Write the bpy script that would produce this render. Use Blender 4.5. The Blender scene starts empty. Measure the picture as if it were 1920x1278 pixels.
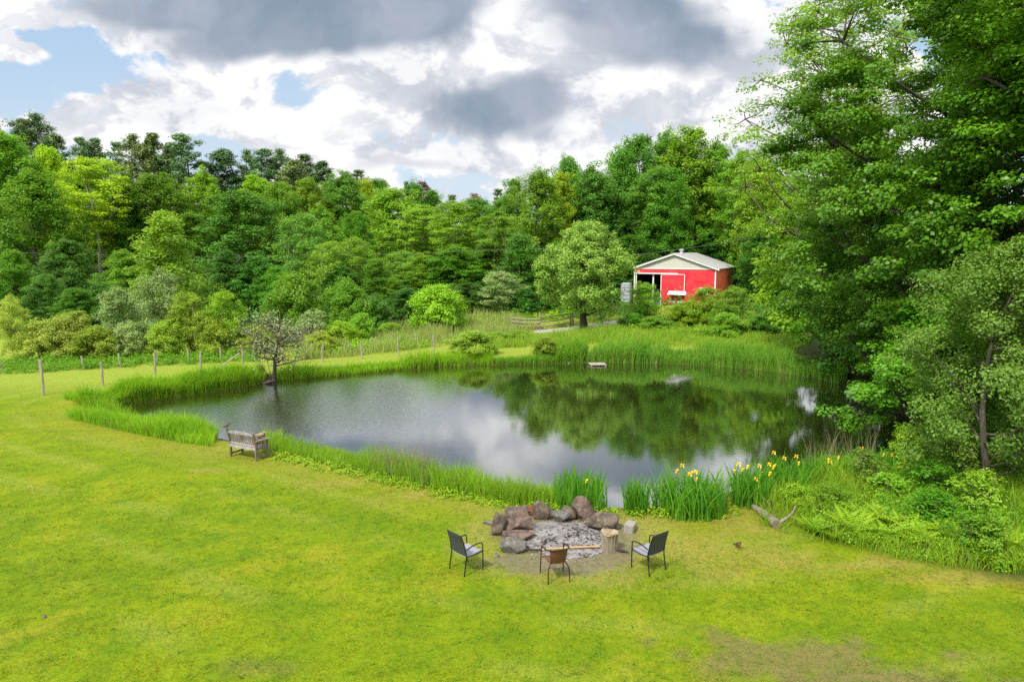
import bpy, bmesh, math, random
import numpy as np
from mathutils import Vector, Matrix, Euler

S = bpy.context.scene
COL = S.collection
F = 1280.0                      # focal length in photo pixels (1920 wide)
PITCH = math.atan(169 / F)
CAMZ = 7.0
R = math.radians

# ------------------------------------------------------------------ camera
cam = bpy.data.cameras.new('camera')
cam.sensor_width = 36; cam.lens = 36 * F / 1920
cam.clip_start = 0.1; cam.clip_end = 3000
camo = bpy.data.objects.new('camera', cam); COL.objects.link(camo)
camo.location = (0, 0, CAMZ); camo.rotation_euler = (math.pi / 2 - PITCH, 0, 0)
S.camera = camo

# ------------------------------------------------------------------ exposure, sampling
S.view_settings.view_transform = 'Standard'; S.view_settings.look = 'None'
S.view_settings.exposure = 0.25; S.view_settings.gamma = 1.0; S.view_settings.use_curve_mapping = False
S.render.engine = 'CYCLES'
cy = S.cycles
cy.max_bounces = 6; cy.diffuse_bounces = 3; cy.glossy_bounces = 3; cy.transmission_bounces = 4
cy.transparent_max_bounces = 6; cy.caustics_reflective = False; cy.caustics_refractive = False
cy.use_denoising = False
cy.sample_clamp_indirect = 4.0

# ------------------------------------------------------------------ node helpers
class NT:
    def __init__(s, tree): s.t = tree; s.n = tree.nodes; s.l = tree.links
    def new(s, typ, **kw):
        n = s.n.new(typ)
        for k, v in kw.items(): setattr(n, k, v)
        return n
    def put(s, inp, v):
        if isinstance(v, bpy.types.NodeSocket): s.l.new(v, inp)
        elif v is not None: inp.default_value = v
    def math(s, op, a, b=None, c=None, clamp=False):
        n = s.new('ShaderNodeMath', operation=op, use_clamp=clamp)
        for i, v in enumerate((a, b, c)):
            if v is not None: s.put(n.inputs[i], v)
        return n.outputs[0]
    def vmath(s, op, a, b=None, c=None):
        n = s.new('ShaderNodeVectorMath', operation=op)
        for i, v in enumerate((a, b, c)):
            if v is not None: s.put(n.inputs[i], v)
        return n.outputs['Value'] if op in ('LENGTH', 'DISTANCE', 'DOT_PRODUCT') else n.outputs[0]
    def noise(s, vec, scale, detail=3, rough=0.55, dist=0.0, col=False):
        n = s.new('ShaderNodeTexNoise')
        if vec is not None: s.put(n.inputs['Vector'], vec)
        n.inputs['Scale'].default_value = scale; n.inputs['Detail'].default_value = detail
        n.inputs['Roughness'].default_value = rough; n.inputs['Distortion'].default_value = dist
        return n.outputs['Color' if col else 'Fac']
    def maprange(s, v, a, b, c=0.0, d=1.0, smooth=True):
        n = s.new('ShaderNodeMapRange', interpolation_type='SMOOTHSTEP' if smooth else 'LINEAR')
        s.put(n.inputs['Value'], v)
        for k, x in (('From Min', a), ('From Max', b), ('To Min', c), ('To Max', d)): n.inputs[k].default_value = x
        return n.outputs['Result']
    def mix(s, f, a, b, blend='MIX'):
        n = s.new('ShaderNodeMix', data_type='RGBA', blend_type=blend)
        s.put(n.inputs[0], f)
        for i, v in ((6, a), (7, b)):
            if isinstance(v, (tuple, list)) and len(v) == 3: v = (*v, 1)
            s.put(n.inputs[i], v)
        return n.outputs[2]

def newmat(name):
    m = bpy.data.materials.new(name); m.use_nodes = True
    m.node_tree.nodes.clear()
    t = NT(m.node_tree)
    out = t.new('ShaderNodeOutputMaterial')
    return m, t, out

# ------------------------------------------------------------------ world sky: blue air with broken cumulus
SUN_EL, SUN_AZ = R(52), R(218)      # azimuth clockwise from +Y: behind the camera, to its left
def skydir(px, py):
    cx, cyy = (px - 960) / F, (639 - py) / F
    y = math.cos(PITCH) + cyy * math.sin(PITCH); z = -math.sin(PITCH) + cyy * math.cos(PITCH)
    return cx / y, z / y
def make_world():
    w = bpy.data.worlds.new('World'); S.world = w; w.use_nodes = True
    w.node_tree.nodes.clear(); t = NT(w.node_tree)
    out = t.new('ShaderNodeOutputWorld'); bg = t.new('ShaderNodeBackground')
    t.l.new(bg.outputs[0], out.inputs[0]); bg.inputs['Strength'].default_value = 0.1
    sky = t.new('ShaderNodeTexSky', sky_type='NISHITA'); sky.sun_disc = False
    sky.sun_elevation = SUN_EL; sky.sun_rotation = SUN_AZ; sky.air_density = 1.0; sky.dust_density = 1.2; sky.ozone_density = 1.5
    d = t.new('ShaderNodeTexCoord').outputs['Generated']
    sep = t.new('ShaderNodeSeparateXYZ'); t.l.new(d, sep.inputs[0])
    den = t.math('ADD', t.math('ABSOLUTE', sep.outputs[1]), 0.02)
    u = t.math('DIVIDE', sep.outputs[0], den); v = t.math('DIVIDE', t.math('ABSOLUTE', sep.outputs[2]), den)
    cmb = t.new('ShaderNodeCombineXYZ'); t.l.new(u, cmb.inputs[0]); t.l.new(v, cmb.inputs[1])
    uv = cmb.outputs[0]
    warp = t.vmath('MULTIPLY', t.vmath('SUBTRACT', t.noise(uv, 3.2, 4, 0.6, col=True), (0.5, 0.5, 0.5)), (0.20, 0.12, 0))
    uw = t.vmath('ADD', uv, warp)
    def field(blobs):
        acc = None
        for px, py, a, b, wt in blobs:
            u0, v0 = skydir(px, py); a /= F; b /= F
            p = t.vmath('MULTIPLY_ADD', uw, (1 / a, 1 / b, 0), (-u0 / a, -v0 / b, 0))
            g = t.maprange(t.vmath('LENGTH', p), 1.25, 0.25)
            acc = t.math('MULTIPLY', g, wt) if acc is None else t.math('MULTIPLY_ADD', g, wt, acc)
        return acc
    white = field([(330, 190, 190, 70, .9), (220, 235, 130, 50, .7), (690, 215, 250, 110, 1.0), (540, 270, 160, 45, .6), (1180, 190, 330, 160, 1.2),
                   (800, 285, 240, 50, .9), (30, 104, 95, 24, .95), (15, 235, 70, 34, .9), (940, 330, 210, 60, .9), (170, 268, 110, 30, .55), (120, 48, 90, 22, .5),
                   (1340, 60, 340, 230, 1.1), (520, 40, 390, 100, 1.2), (900, 70, 160, 120, 1.0), (640, 330, 150, 30, .5), (1500, 300, 300, 200, .9), (260, 85, 70, 26, .45)])
    white = t.math('MINIMUM', white, .95)
    holes = field([(258, 130, 120, 30, .5), (590, 180, 80, 44, .42), (120, 100, 120, 50, .45), (432, 275, 130, 34, .8), (845, 338, 150, 30, .7), (60, 172, 190, 60, .7), (860, 262, 110, 22, .5)])
    gray = field([(560, 50, 360, 78, 1.0), (330, 12, 230, 48, .85), (560, 100, 240, 40, .5), (930, 205, 170, 62, 1.0), (1000, 165, 90, 40, .35), (1190, 75, 230, 74, .85),
                  (1330, 120, 170, 50, .4), (1120, 15, 230, 46, .6), (790, 45, 120, 60, .6), (770, 310, 110, 15, .4), (1060, 262, 120, 22, .3)])
    P1 = t.vmath('MULTIPLY', uv, (1, 1.5, 1))
    f1 = t.noise(P1, 6.5, 9, 0.60, 0.3); f1b = t.noise(t.vmath('ADD', P1, (-.012, .045, 0)), 6.5, 9, 0.60, 0.3)
    f2 = t.noise(t.vmath('ADD', t.vmath('MULTIPLY', uw, (1, 1.7, 1)), (5, 3, 1)), 2.4, 6, 0.5)
    high = t.maprange(v, 0.42, 0.9, 0.0, 0.45)
    dens = t.math('ADD', t.math('SUBTRACT', t.math('ADD', white, high), holes), t.math('MULTIPLY', t.math('SUBTRACT', f1, 0.49), 5.0))
    cov = t.maprange(dens, 0.05, 0.50)
    # sunlit crests against greyer bases
    crest = t.maprange(t.math('SUBTRACT', f1, f1b), -.07, .05)
    f3 = t.noise(t.vmath('ADD', t.vmath('MULTIPLY', uw, (1, 1.6, 1)), (1.3, 7.1, 0)), 4.5, 8, 0.6)
    puff = t.math('ADD', t.math('MULTIPLY', crest, .6), t.math('MULTIPLY', t.maprange(f3, 0.38, 0.62), .5), clamp=True)
    wc = t.mix(puff, (0.60, 0.635, 0.71), (1.14, 1.125, 1.12))
    g = t.math('ADD', gray, t.math('MULTIPLY', t.math('SUBTRACT', f2, 0.5), 1.0))
    gm = t.math('MULTIPLY', t.maprange(g, 0.16, 1.0), t.maprange(v, .36, .46, 1, .1))
    dk = t.mix(t.maprange(t.noise(uw, 4.0, 6, 0.55), .35, .65), (0.25, 0.325, 0.43), (0.48, 0.525, 0.61))
    cc = t.mix(gm, wc, dk)
    cc = t.vmath('MULTIPLY', cc, (10.0, 10.0, 10.0)); hb = t.maprange(v, .365, .50, 1, 1.8); cc = t.vmath('SCALE', cc); cc.node.inputs['Scale'].default_value = 1; t.put(cc.node.inputs['Scale'], hb)  # clouds above the view brightened to give the pond a brighter reflection
    blue = t.mix(t.maprange(v, 0.0, 0.4), (7.6, 8.7, 9.7), (4.6, 6.8, 9.4))
    base = t.mix(0.8, sky.outputs[0], blue)
    # added frontal fill: unseen sky behind the camera brightened, strongest high up
    sky_fill = t.math('MULTIPLY', t.maprange(sep.outputs[1], .1, -.6, 0, 1), t.maprange(sep.outputs[2], 0, .5, 0, 1))
    fin = t.mix(cov, base, cc); fin = t.mix(t.math('MULTIPLY', sky_fill, .6), fin, (15, 14.6, 14.0))
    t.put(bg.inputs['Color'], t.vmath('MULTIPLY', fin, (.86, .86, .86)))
    w.cycles.sampling_method = 'MANUAL'; w.cycles.sample_map_resolution = 1024
make_world()

# ------------------------------------------------------------------ sun, softened by thin cloud
sl = bpy.data.lights.new('sun', 'SUN'); sl.energy = 3.7; sl.angle = R(7); sl.color = (1.0, 0.955, 0.87)
so = bpy.data.objects.new('sun', sl); COL.objects.link(so)
sd = Vector((math.sin(SUN_AZ) * math.cos(SUN_EL), math.cos(SUN_AZ) * math.cos(SUN_EL), math.sin(SUN_EL)))
so.rotation_euler = (-sd).to_track_quat('-Z', 'Y').to_euler(); so.location = (-20, -20, 60)

# ------------------------------------------------------------------ tagging and mesh helpers
def tag(o, label=None, cat=None, group=None, kind=None):
    if label: o['label'] = label
    if cat: o['category'] = cat
    if group: o['group'] = group
    if kind: o['kind'] = kind
    return o
def empty(name, loc, rz=0.0, label=None, cat=None, group=None):
    o = bpy.data.objects.new(name, None); COL.objects.link(o)
    o.location = loc; o.rotation_euler = (0, 0, rz); o.empty_display_size = 0.2
    return tag(o, label, cat, group)
def link(name, me, parent=None, mat=None, loc=None):
    o = bpy.data.objects.new(name, me); COL.objects.link(o)
    if parent: o.parent = parent
    if loc is not None: o.location = loc
    if mat:
        if not me.materials: me.materials.append(mat)
        if me.materials[0] != mat: o.material_slots[0].link = 'OBJECT'; o.material_slots[0].material = mat
    return o
def npmesh(name, V, Fc, smooth=False, tint=None, color=None):
    """V (n,3), Fc (m,k) faces with k corners; tint per face, color per vertex (rgb)"""
    me = bpy.data.meshes.new(name); V = np.asarray(V, np.float32); Fc = np.asarray(Fc, np.int32); m, k = Fc.shape
    me.vertices.add(len(V)); me.vertices.foreach_set('co', V.ravel())
    me.loops.add(m * k); me.loops.foreach_set('vertex_index', Fc.ravel())
    me.polygons.add(m); me.polygons.foreach_set('loop_start', np.arange(0, m * k, k, dtype=np.int32))
    me.polygons.foreach_set('loop_total', np.full(m, k, np.int32))
    if smooth: me.polygons.foreach_set('use_smooth', np.ones(m, bool))
    if tint is not None:
        a = me.attributes.new('tint', 'FLOAT', 'FACE'); a.data.foreach_set('value', np.asarray(tint, np.float32))
    if color is not None:
        a = me.attributes.new('albedo', 'FLOAT_COLOR', 'POINT')
        c = np.ones((len(V), 4), np.float32); c[:, :3] = color; a.data.foreach_set('color', c.ravel())
    me.update(calc_edges=True); me.validate()
    return me
class MB:
    """collects boxes, tubes and loose faces; build() links ONE mesh object"""
    def __init__(s): s.v = []; s.f = []
    def add(s, V, Fs):
        o = len(s.v); s.v += [tuple(map(float, p)) for p in V]; s.f += [tuple(i + o for i in f) for f in Fs]; return s
    def box(s, c, d, rot=None, taper=1.0):
        x, y, z = (q / 2 for q in d); P = []
        for sz, k in ((-1, 1.0), (1, taper)):
            for sx, sy in ((-1, -1), (1, -1), (1, 1), (-1, 1)): P.append(Vector((sx * x * k, sy * y * k, sz * z)))
        if rot is not None: P = [rot @ p for p in P]
        return s.add([p + Vector(c) for p in P], [(3, 2, 1, 0), (4, 5, 6, 7), (0, 1, 5, 4), (1, 2, 6, 5), (2, 3, 7, 6), (3, 0, 4, 7)])
    def bar(s, a, b, w, h, up=(0, 0, 1)):
        a, b = Vector(a), Vector(b); d = (b - a); L = d.length; d.normalize(); u = Vector(up)
        x = d.cross(u); x.normalize(); u = x.cross(d)
        return s.box((a + b) / 2, (w, L, h), Matrix((x, d, u)).transposed())
    def tube(s, pts, rad, n=8, cap=True):
        pts = [Vector(p) for p in pts]; rad = [rad] * len(pts) if not hasattr(rad, '__len__') else rad
        V = []; prev = None
        for i, p in enumerate(pts):
            d = (pts[min(i + 1, len(pts) - 1)] - pts[max(i - 1, 0)]).normalized()
            if prev is None:
                x = d.cross(Vector((0, 0, 1)) if abs(d.z) < .9 else Vector((1, 0, 0))).normalized()
            else: x = (prev - d * prev.dot(d)).normalized()
            prev = x; y = d.cross(x)
            for k in range(n):
                a = 2 * math.pi * k / n; V.append(p + (x * math.cos(a) + y * math.sin(a)) * rad[i])
        Fs = [(i * n + k, i * n + (k + 1) % n, (i + 1) * n + (k + 1) % n, (i + 1) * n + k) for i in range(len(pts) - 1) for k in range(n)]
        if cap: Fs += [tuple(range(n))[::-1], tuple(range((len(pts) - 1) * n, len(pts) * n))]
        return s.add(V, Fs)
    def lathe(s, prof, n=16, c=(0, 0, 0)):
        V = [(c[0] + r * math.cos(2 * math.pi * k / n), c[1] + r * math.sin(2 * math.pi * k / n), c[2] + z) for r, z in prof for k in range(n)]
        Fs = [(i * n + k, i * n + (k + 1) % n, (i + 1) * n + (k + 1) % n, (i + 1) * n + k) for i in range(len(prof) - 1) for k in range(n)]
        Fs += [tuple(range(n))[::-1], tuple(range((len(prof) - 1) * n, len(prof) * n))]
        return s.add(V, Fs)
    def build(s, name, mat, parent=None, smooth=False, loc=None, bevel=0.0):
        me = bpy.data.meshes.new(name); me.from_pydata(s.v, [], s.f)
        if bevel:
            bm = bmesh.new(); bm.from_mesh(me)
            bmesh.ops.bevel(bm, geom=[e for e in bm.edges if len(e.link_faces) == 2 and e.calc_face_angle(0) > 0.6], offset=bevel, segments=2, affect='EDGES')
            bm.to_mesh(me); bm.free()
        me.update()
        if smooth:
            me.polygons.foreach_set('use_smooth', np.ones(len(me.polygons), bool))
            me.set_sharp_from_angle(angle=R(40))
        return link(name, me, parent, mat, loc)
def curve_pts(ctrl, n=8):
    """Catmull-Rom through control points"""
    P = [Vector(c) for c in ctrl]; P = [P[0] * 2 - P[1]] + P + [P[-1] * 2 - P[-2]]; out = []
    for i in range(1, len(P) - 2):
        for k in range(n):
            t = k / n; a, b, c, d = P[i - 1:i + 3]
            out.append(0.5 * ((2 * b) + (c - a) * t + (2 * a - 5 * b + 4 * c - d) * t * t + (3 * b - a - 3 * c + d) * t ** 3))
    return out + [P[-2]]
def sstep(a, b, x):
    t = np.clip((np.asarray(x, float) - a) / (b - a), 0, 1); return t * t * (3 - 2 * t)
def vnoise(x, y, seed=0):
    x = np.asarray(x, float); y = np.asarray(y, float)
    xi, yi = np.floor(x), np.floor(y); fx, fy = x - xi, y - yi; fx = fx * fx * (3 - 2 * fx); fy = fy * fy * (3 - 2 * fy)
    def h(i, j):
        n = np.sin(i * 127.1 + j * 311.7 + seed * 74.7) * 43758.5453; return n - np.floor(n)
    return (h(xi, yi) * (1 - fx) + h(xi + 1, yi) * fx) * (1 - fy) + (h(xi, yi + 1) * (1 - fx) + h(xi + 1, yi + 1) * fx) * fy
def fbm(x, y, seed=0, o=4):
    s = 0; a = .5; n = 0
    for i in range(o): s = s + a * vnoise(np.asarray(x) * 2 ** i, np.asarray(y) * 2 ** i, seed + i * 13); n += a; a *= .5
    return s / n

# ------------------------------------------------------------------ where a ray through a photo pixel meets a level
def at(px, py, z=0.0):
    cx, cyy = (px - 960) / F, (639 - py) / F
    y = math.cos(PITCH) + cyy * math.sin(PITCH); dz = -math.sin(PITCH) + cyy * math.cos(PITCH)
    k = (z - CAMZ) / dz
    return Vector((cx * k, y * k, z))
def height_at(py, Y):       # height of a point seen at row py, Y metres out
    return CAMZ + skydir(960, py)[1] * Y
def x_at(px, py, Y): return skydir(px, py)[0] * Y

# ------------------------------------------------------------------ terrain
WZ = -0.40
SHORE = [(190, 767), (225, 786), (310, 805), (395, 820), (450, 832), (520, 842), (610, 852), (700, 873), (800, 895), (900, 917), (1000, 936),
         (1100, 950), (1170, 955), (1225, 952), (1300, 944), (1400, 915), (1500, 890), (1610, 862), (1690, 835), (1720, 800), (1680, 762),
         (1600, 728), (1520, 709), (1450, 697), (1380, 690), (1280, 684), (1180, 681), (1080, 680), (1000, 683), (920, 685), (830, 687),
         (740, 695), (650, 704), (560, 712), (500, 717), (470, 723), (400, 734), (320, 745), (235, 756)]
SH = np.array([at(px, py, WZ)[:2] for px, py in SHORE])
def pond_sd(x, y):
    """signed distance to the shoreline, negative in the water"""
    x = np.asarray(x, float); y = np.asarray(y, float); d = np.full(x.shape, 1e9); ins = np.zeros(x.shape, bool)
    for i in range(len(SH)):
        ax, ay = SH[i]; bx, by = SH[(i + 1) % len(SH)]
        ex, ey = bx - ax, by - ay; t = np.clip(((x - ax) * ex + (y - ay) * ey) / (ex * ex + ey * ey), 0, 1)
        d = np.minimum(d, np.hypot(x - ax - t * ex, y - ay - t * ey))
        c = ((ay > y) != (by > y)) & (x < (bx - ax) * (y - ay) / (by - ay + 1e-12) + ax); ins ^= c
    return np.where(ins, -d, d)
def base_z(x, y):
    x = np.asarray(x, float); y = np.asarray(y, float)
    rise = 0.033 * np.clip(y - 46, 0, 34) * sstep(-20, -2, x)
    hill = 5.0 * sstep(80, 190, y) * sstep(30, -40, x) + 6 * sstep(110, 320, y)
    bump = 0.10 * (fbm(x * .12, y * .12, 3) - .5) * 2
    return rise + hill + bump * sstep(0, 12, y)
def terrain_z(x, y):
    b = base_z(x, y); d = pond_sd(x, y)
    out = WZ + (b - WZ) * sstep(-0.15, 1.15, d)
    return np.where(d > -0.15, out, WZ + np.clip((d + .15) * .4, -1.4, 0))
def gz(x, y): return float(terrain_z(np.array([x]), np.array([y]))[0])
def ground(px, py):
    """point on the terrain under a photo pixel"""
    p = at(px, py, 0.0)
    for _ in range(12): p = at(px, py, gz(p.x, p.y) * .7 + p.z * .3)
    return Vector((p.x, p.y, gz(p.x, p.y)))
FIRE = at(1062, 1000)
def smear(x, y, px, py, rx, ry, seed, lo=.35, hi=.75, sc=1.2):
    c = at(px, py); r = np.hypot((x - c.x) / rx, (y - c.y) / ry)
    return sstep(lo, hi, (1.25 - r) * .7 + (fbm(x * sc, y * sc, seed) - .5) * .9) * (r < 1.9)
def lawn_color(x, y):
    """albedo of lawn, dry strips, ash and woodland floor"""
    x = np.asarray(x, float); y = np.asarray(y, float)
    def L(a, b, t): return a + (np.asarray(b) - a) * t[:, None]
    n1 = fbm(x * .35, y * .35, 1); n2 = fbm(x * 1.6, y * 1.6, 2); n3 = fbm(x * 5, y * 5, 5)
    c = np.tile(np.array([.19, .268, .006]), (len(x), 1))
    c = L(c, (.265, .325, .006), sstep(.36, .66, n1 * .5 + n2 * .5))
    c = L(c, (.125, .225, .005), sstep(.47, .70, fbm(x * 1.1, y * 2.2, 9) * .6 + n3 * .4) * .65)
    # mowing passes, worn a little paler
    ang = np.sin(pond_sd(x, y) * 3.6 + 3.0 * fbm(x * .12, y * .12, 8))
    c = L(c, (.33, .355, .05), sstep(.2, 1., ang) * sstep(.38, .60, fbm(x * .5, y * .5, 12)) * .5)
    c = L(c, (.40, .34, .03), sstep(.58, .76, n2 * .45 + n1 * .55) * .55)
    d = pond_sd(x, y)
    near = sstep(34, 24, y)
    c = L(c, (.36, .31, .045), sstep(4.2, 1.6, d + (n2 - .5) * 3) * near * .65)
    for q in ((385, 882, 1.1, .6, 21), (1000, 1012, .0001, .0001, 22), (1330, 1030, 3.2, 2.2, 23), (640, 905, 2.2, .5, 24), (780, 925, 2.0, .6, 25), (1600, 1058, 3.5, .5, 26), (1800, 1082, 3.0, .4, 27), (1390, 985, 1.8, 1.3, 28)):
        c = L(c, (.38, .30, .07), smear(x, y, *q) * .7)
    c = L(c, (.25, .19, .075), smear(x, y, 1470, 1225, 3.6, 1.0, 31, .38, .62, 2.4) * .85)
    c = L(c, (.24, .185, .08), smear(x, y, 1620, 1275, 3.0, .7, 32, .38, .62, 2.6) * .8)
    c = L(c, (.27, .24, .06), smear(x, y, 500, 1250, 1.6, .5, 33, .4, .8, 2.0) * .5)
    # trampled earth and ash round the fire
    r = np.hypot((x - FIRE.x) / 1.0, (y - FIRE.y) / 1.05) + (n2 - .5) * 1.0 + (n3 - .5) * .5
    c = L(c, (.36, .32, .07), sstep(3.1, 2.1, r) * .75)
    c = L(c, (.27, .205, .145), sstep(2.0, 1.5, r))
    front = np.hypot((x - FIRE.x + .35) / 1.5, (y - FIRE.y + 1.55) / .5)
    c = L(c, (.26, .20, .14), sstep(1.25, .8, front + (n3 - .5) * .6))
    # rough field, bank soil and woodland floor
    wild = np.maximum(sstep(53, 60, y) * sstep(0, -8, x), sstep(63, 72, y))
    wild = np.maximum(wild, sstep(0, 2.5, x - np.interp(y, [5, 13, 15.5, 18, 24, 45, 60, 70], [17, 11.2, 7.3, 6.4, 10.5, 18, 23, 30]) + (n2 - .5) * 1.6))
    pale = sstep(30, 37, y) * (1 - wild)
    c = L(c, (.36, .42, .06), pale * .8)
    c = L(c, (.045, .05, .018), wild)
    c = L(c, (.05, .045, .02), sstep(1.1, .5, d) * .9)
    c = L(c, (.03, .028, .015), sstep(0, -.3, d))
    return np.clip(c, 0, 1)
# ------------------------------------------------------------------ materials
def leafmat(name, dark, light, hue=0.02, trans=0.4, tip=None, rough=0.5):
    m, t, out = newmat(name)
    a = t.new('ShaderNodeAttribute', attribute_name='tint').outputs['Fac']
    rnd = t.new('ShaderNodeObjectInfo').outputs['Random']
    c = t.mix(a, dark, light)
    hsv = t.new('ShaderNodeHueSaturation')
    t.put(hsv.inputs['Hue'], t.maprange(rnd, 0, 1, .5 - hue, .5 + hue, False)); t.put(hsv.inputs['Value'], t.maprange(t.math('FRACT', t.math('MULTIPLY', rnd, 7.31)), 0, 1, .82, 1.2, False))
    t.put(hsv.inputs['Color'], c); c = hsv.outputs[0]
    p = t.new('ShaderNodeBsdfPrincipled'); t.put(p.inputs['Base Color'], c); p.inputs['Roughness'].default_value = rough
    p.inputs['Specular IOR Level'].default_value = 0.35
    tr = t.new('ShaderNodeBsdfTranslucent'); t.put(tr.inputs['Color'], t.mix(.5, c, (.30, .50, .02), 'MIX'))
    mx = t.new('ShaderNodeMixShader'); mx.inputs[0].default_value = trans
    t.l.new(p.outputs[0], mx.inputs[1]); t.l.new(tr.outputs[0], mx.inputs[2]); t.l.new(mx.outputs[0], out.inputs[0])
    return m
LM = {
    'yellow': leafmat('leaf_yellow', (0.32, 0.5, 0.012), (0.52, 0.7, 0.02), .012),
    'spring': leafmat('leaf_spring', (0.17, 0.36, 0.02), (0.33, 0.55, 0.035), .015),
    'green': leafmat('leaf_green', (0.07, 0.235, 0.011), (0.19, 0.42, 0.018), .015),
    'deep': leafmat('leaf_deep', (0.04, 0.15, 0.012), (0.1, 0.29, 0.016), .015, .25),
    'cool': leafmat('leaf_cool', (0.085, 0.26, 0.03), (0.18, 0.44, 0.05), .015),
    'sage': leafmat('leaf_sage', (0.22, 0.34, 0.085), (0.42, 0.54, 0.17), .012, .25),
    'olive': leafmat('leaf_olive', (0.23, 0.36, 0.025), (0.44, 0.56, 0.045), .015),
    'gold': leafmat('leaf_gold', (0.36, 0.44, 0.05), (0.58, 0.62, 0.09), .012),
    'pine': leafmat('needle_pine', (.075, .165, .055), (.18, .30, .09), .02, .12),
    'brownpine': leafmat('needle_brown', (0.12, 0.185, 0.05), (0.25, 0.33, 0.09), .012, .12),
    'deadpine': leafmat('needle_dead', (0.214, 0.140, 0.099), (0.363, 0.264, 0.181), .01, .1),
    'maple': leafmat('leaf_maple', (0.055, 0.195, 0.008), (0.175, 0.42, 0.014), .008, .32, None, .42),
    'lime': leafmat('leaf_lime', (0.2, 0.42, 0.012), (0.4, 0.62, 0.025), .01, .4),
    'fern': leafmat('leaf_fern', (.22, .40, .014), (.44, .62, .03), .012, .4),
    'grey': leafmat('leaf_grey', (0.115, 0.235, 0.02), (0.255, 0.42, 0.055), .01, .3),
    'round': leafmat('leaf_round', (0.27, 0.48, 0.05), (0.54, 0.74, 0.13), .01, .3),
    'apple': leafmat('leaf_apple', (0.3, 0.34, 0.13), (0.54, 0.54, 0.3), .01, .2),
}
def barkmat(name, a, b):
    m, t, out = newmat(name); p = t.new('ShaderNodeBsdfPrincipled'); t.l.new(p.outputs[0], out.inputs[0])
    oc = t.new('ShaderNodeTexCoord').outputs['Object']
    n = t.noise(t.vmath('MULTIPLY', oc, (6, 6, 1.2)), 2.5, 6, .65)
    t.put(p.inputs['Base Color'], t.mix(t.maprange(n, .3, .7), a, b)); p.inputs['Roughness'].default_value = .9
    b_ = t.new('ShaderNodeBump'); b_.inputs['Strength'].default_value = .5; b_.inputs['Distance'].default_value = .03
    t.put(b_.inputs['Height'], n); t.l.new(b_.outputs[0], p.inputs['Normal'])
    return m
BARK = barkmat('bark', (.06, .048, .036), (.17, .145, .115))
PALEBARK = barkmat('bark_pale', (.22, .20, .16), (.46, .43, .36))
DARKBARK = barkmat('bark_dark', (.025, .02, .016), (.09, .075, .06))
WOOD = barkmat('weathered_wood', (.20, .165, .125), (.42, .37, .31))
POSTWOOD = barkmat('post_wood', (.24, .20, .14), (.46, .40, .30))
def plain(name, c, rough=.5, metal=0.0, var=.15, scale=8, spec=.5, bump=0.0):
    m, t, out = newmat(name); p = t.new('ShaderNodeBsdfPrincipled'); t.l.new(p.outputs[0], out.inputs[0])
    n = t.noise(t.new('ShaderNodeTexCoord').outputs['Object'], scale, 5, .6)
    t.put(p.inputs['Base Color'], t.mix(t.maprange(n, .3, .7), tuple(x * (1 - var) for x in c), tuple(min(1, x * (1 + var)) for x in c)))
    p.inputs['Roughness'].default_value = rough; p.inputs['Metallic'].default_value = metal; p.inputs['Specular IOR Level'].default_value = spec
    if bump:
        b_ = t.new('ShaderNodeBump'); b_.inputs['Strength'].default_value = bump; b_.inputs['Distance'].default_value = .02
        t.put(b_.inputs['Height'], n); t.l.new(b_.outputs[0], p.inputs['Normal'])
    return m
def grassmat(name, trans=.5, rough=.55):
    m, t, out = newmat(name)
    c = t.new('ShaderNodeAttribute', attribute_name='albedo').outputs['Color']
    p = t.new('ShaderNodeBsdfPrincipled'); t.put(p.inputs['Base Color'], c); p.inputs['Roughness'].default_value = rough; p.inputs['Specular IOR Level'].default_value = .25
    tr = t.new('ShaderNodeBsdfTranslucent'); t.put(tr.inputs['Color'], c)
    mx = t.new('ShaderNodeMixShader'); mx.inputs[0].default_value = trans
    t.l.new(p.outputs[0], mx.inputs[1]); t.l.new(tr.outputs[0], mx.inputs[2]); t.l.new(mx.outputs[0], out.inputs[0])
    return m
GRASS = grassmat('grass_blades')

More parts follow.
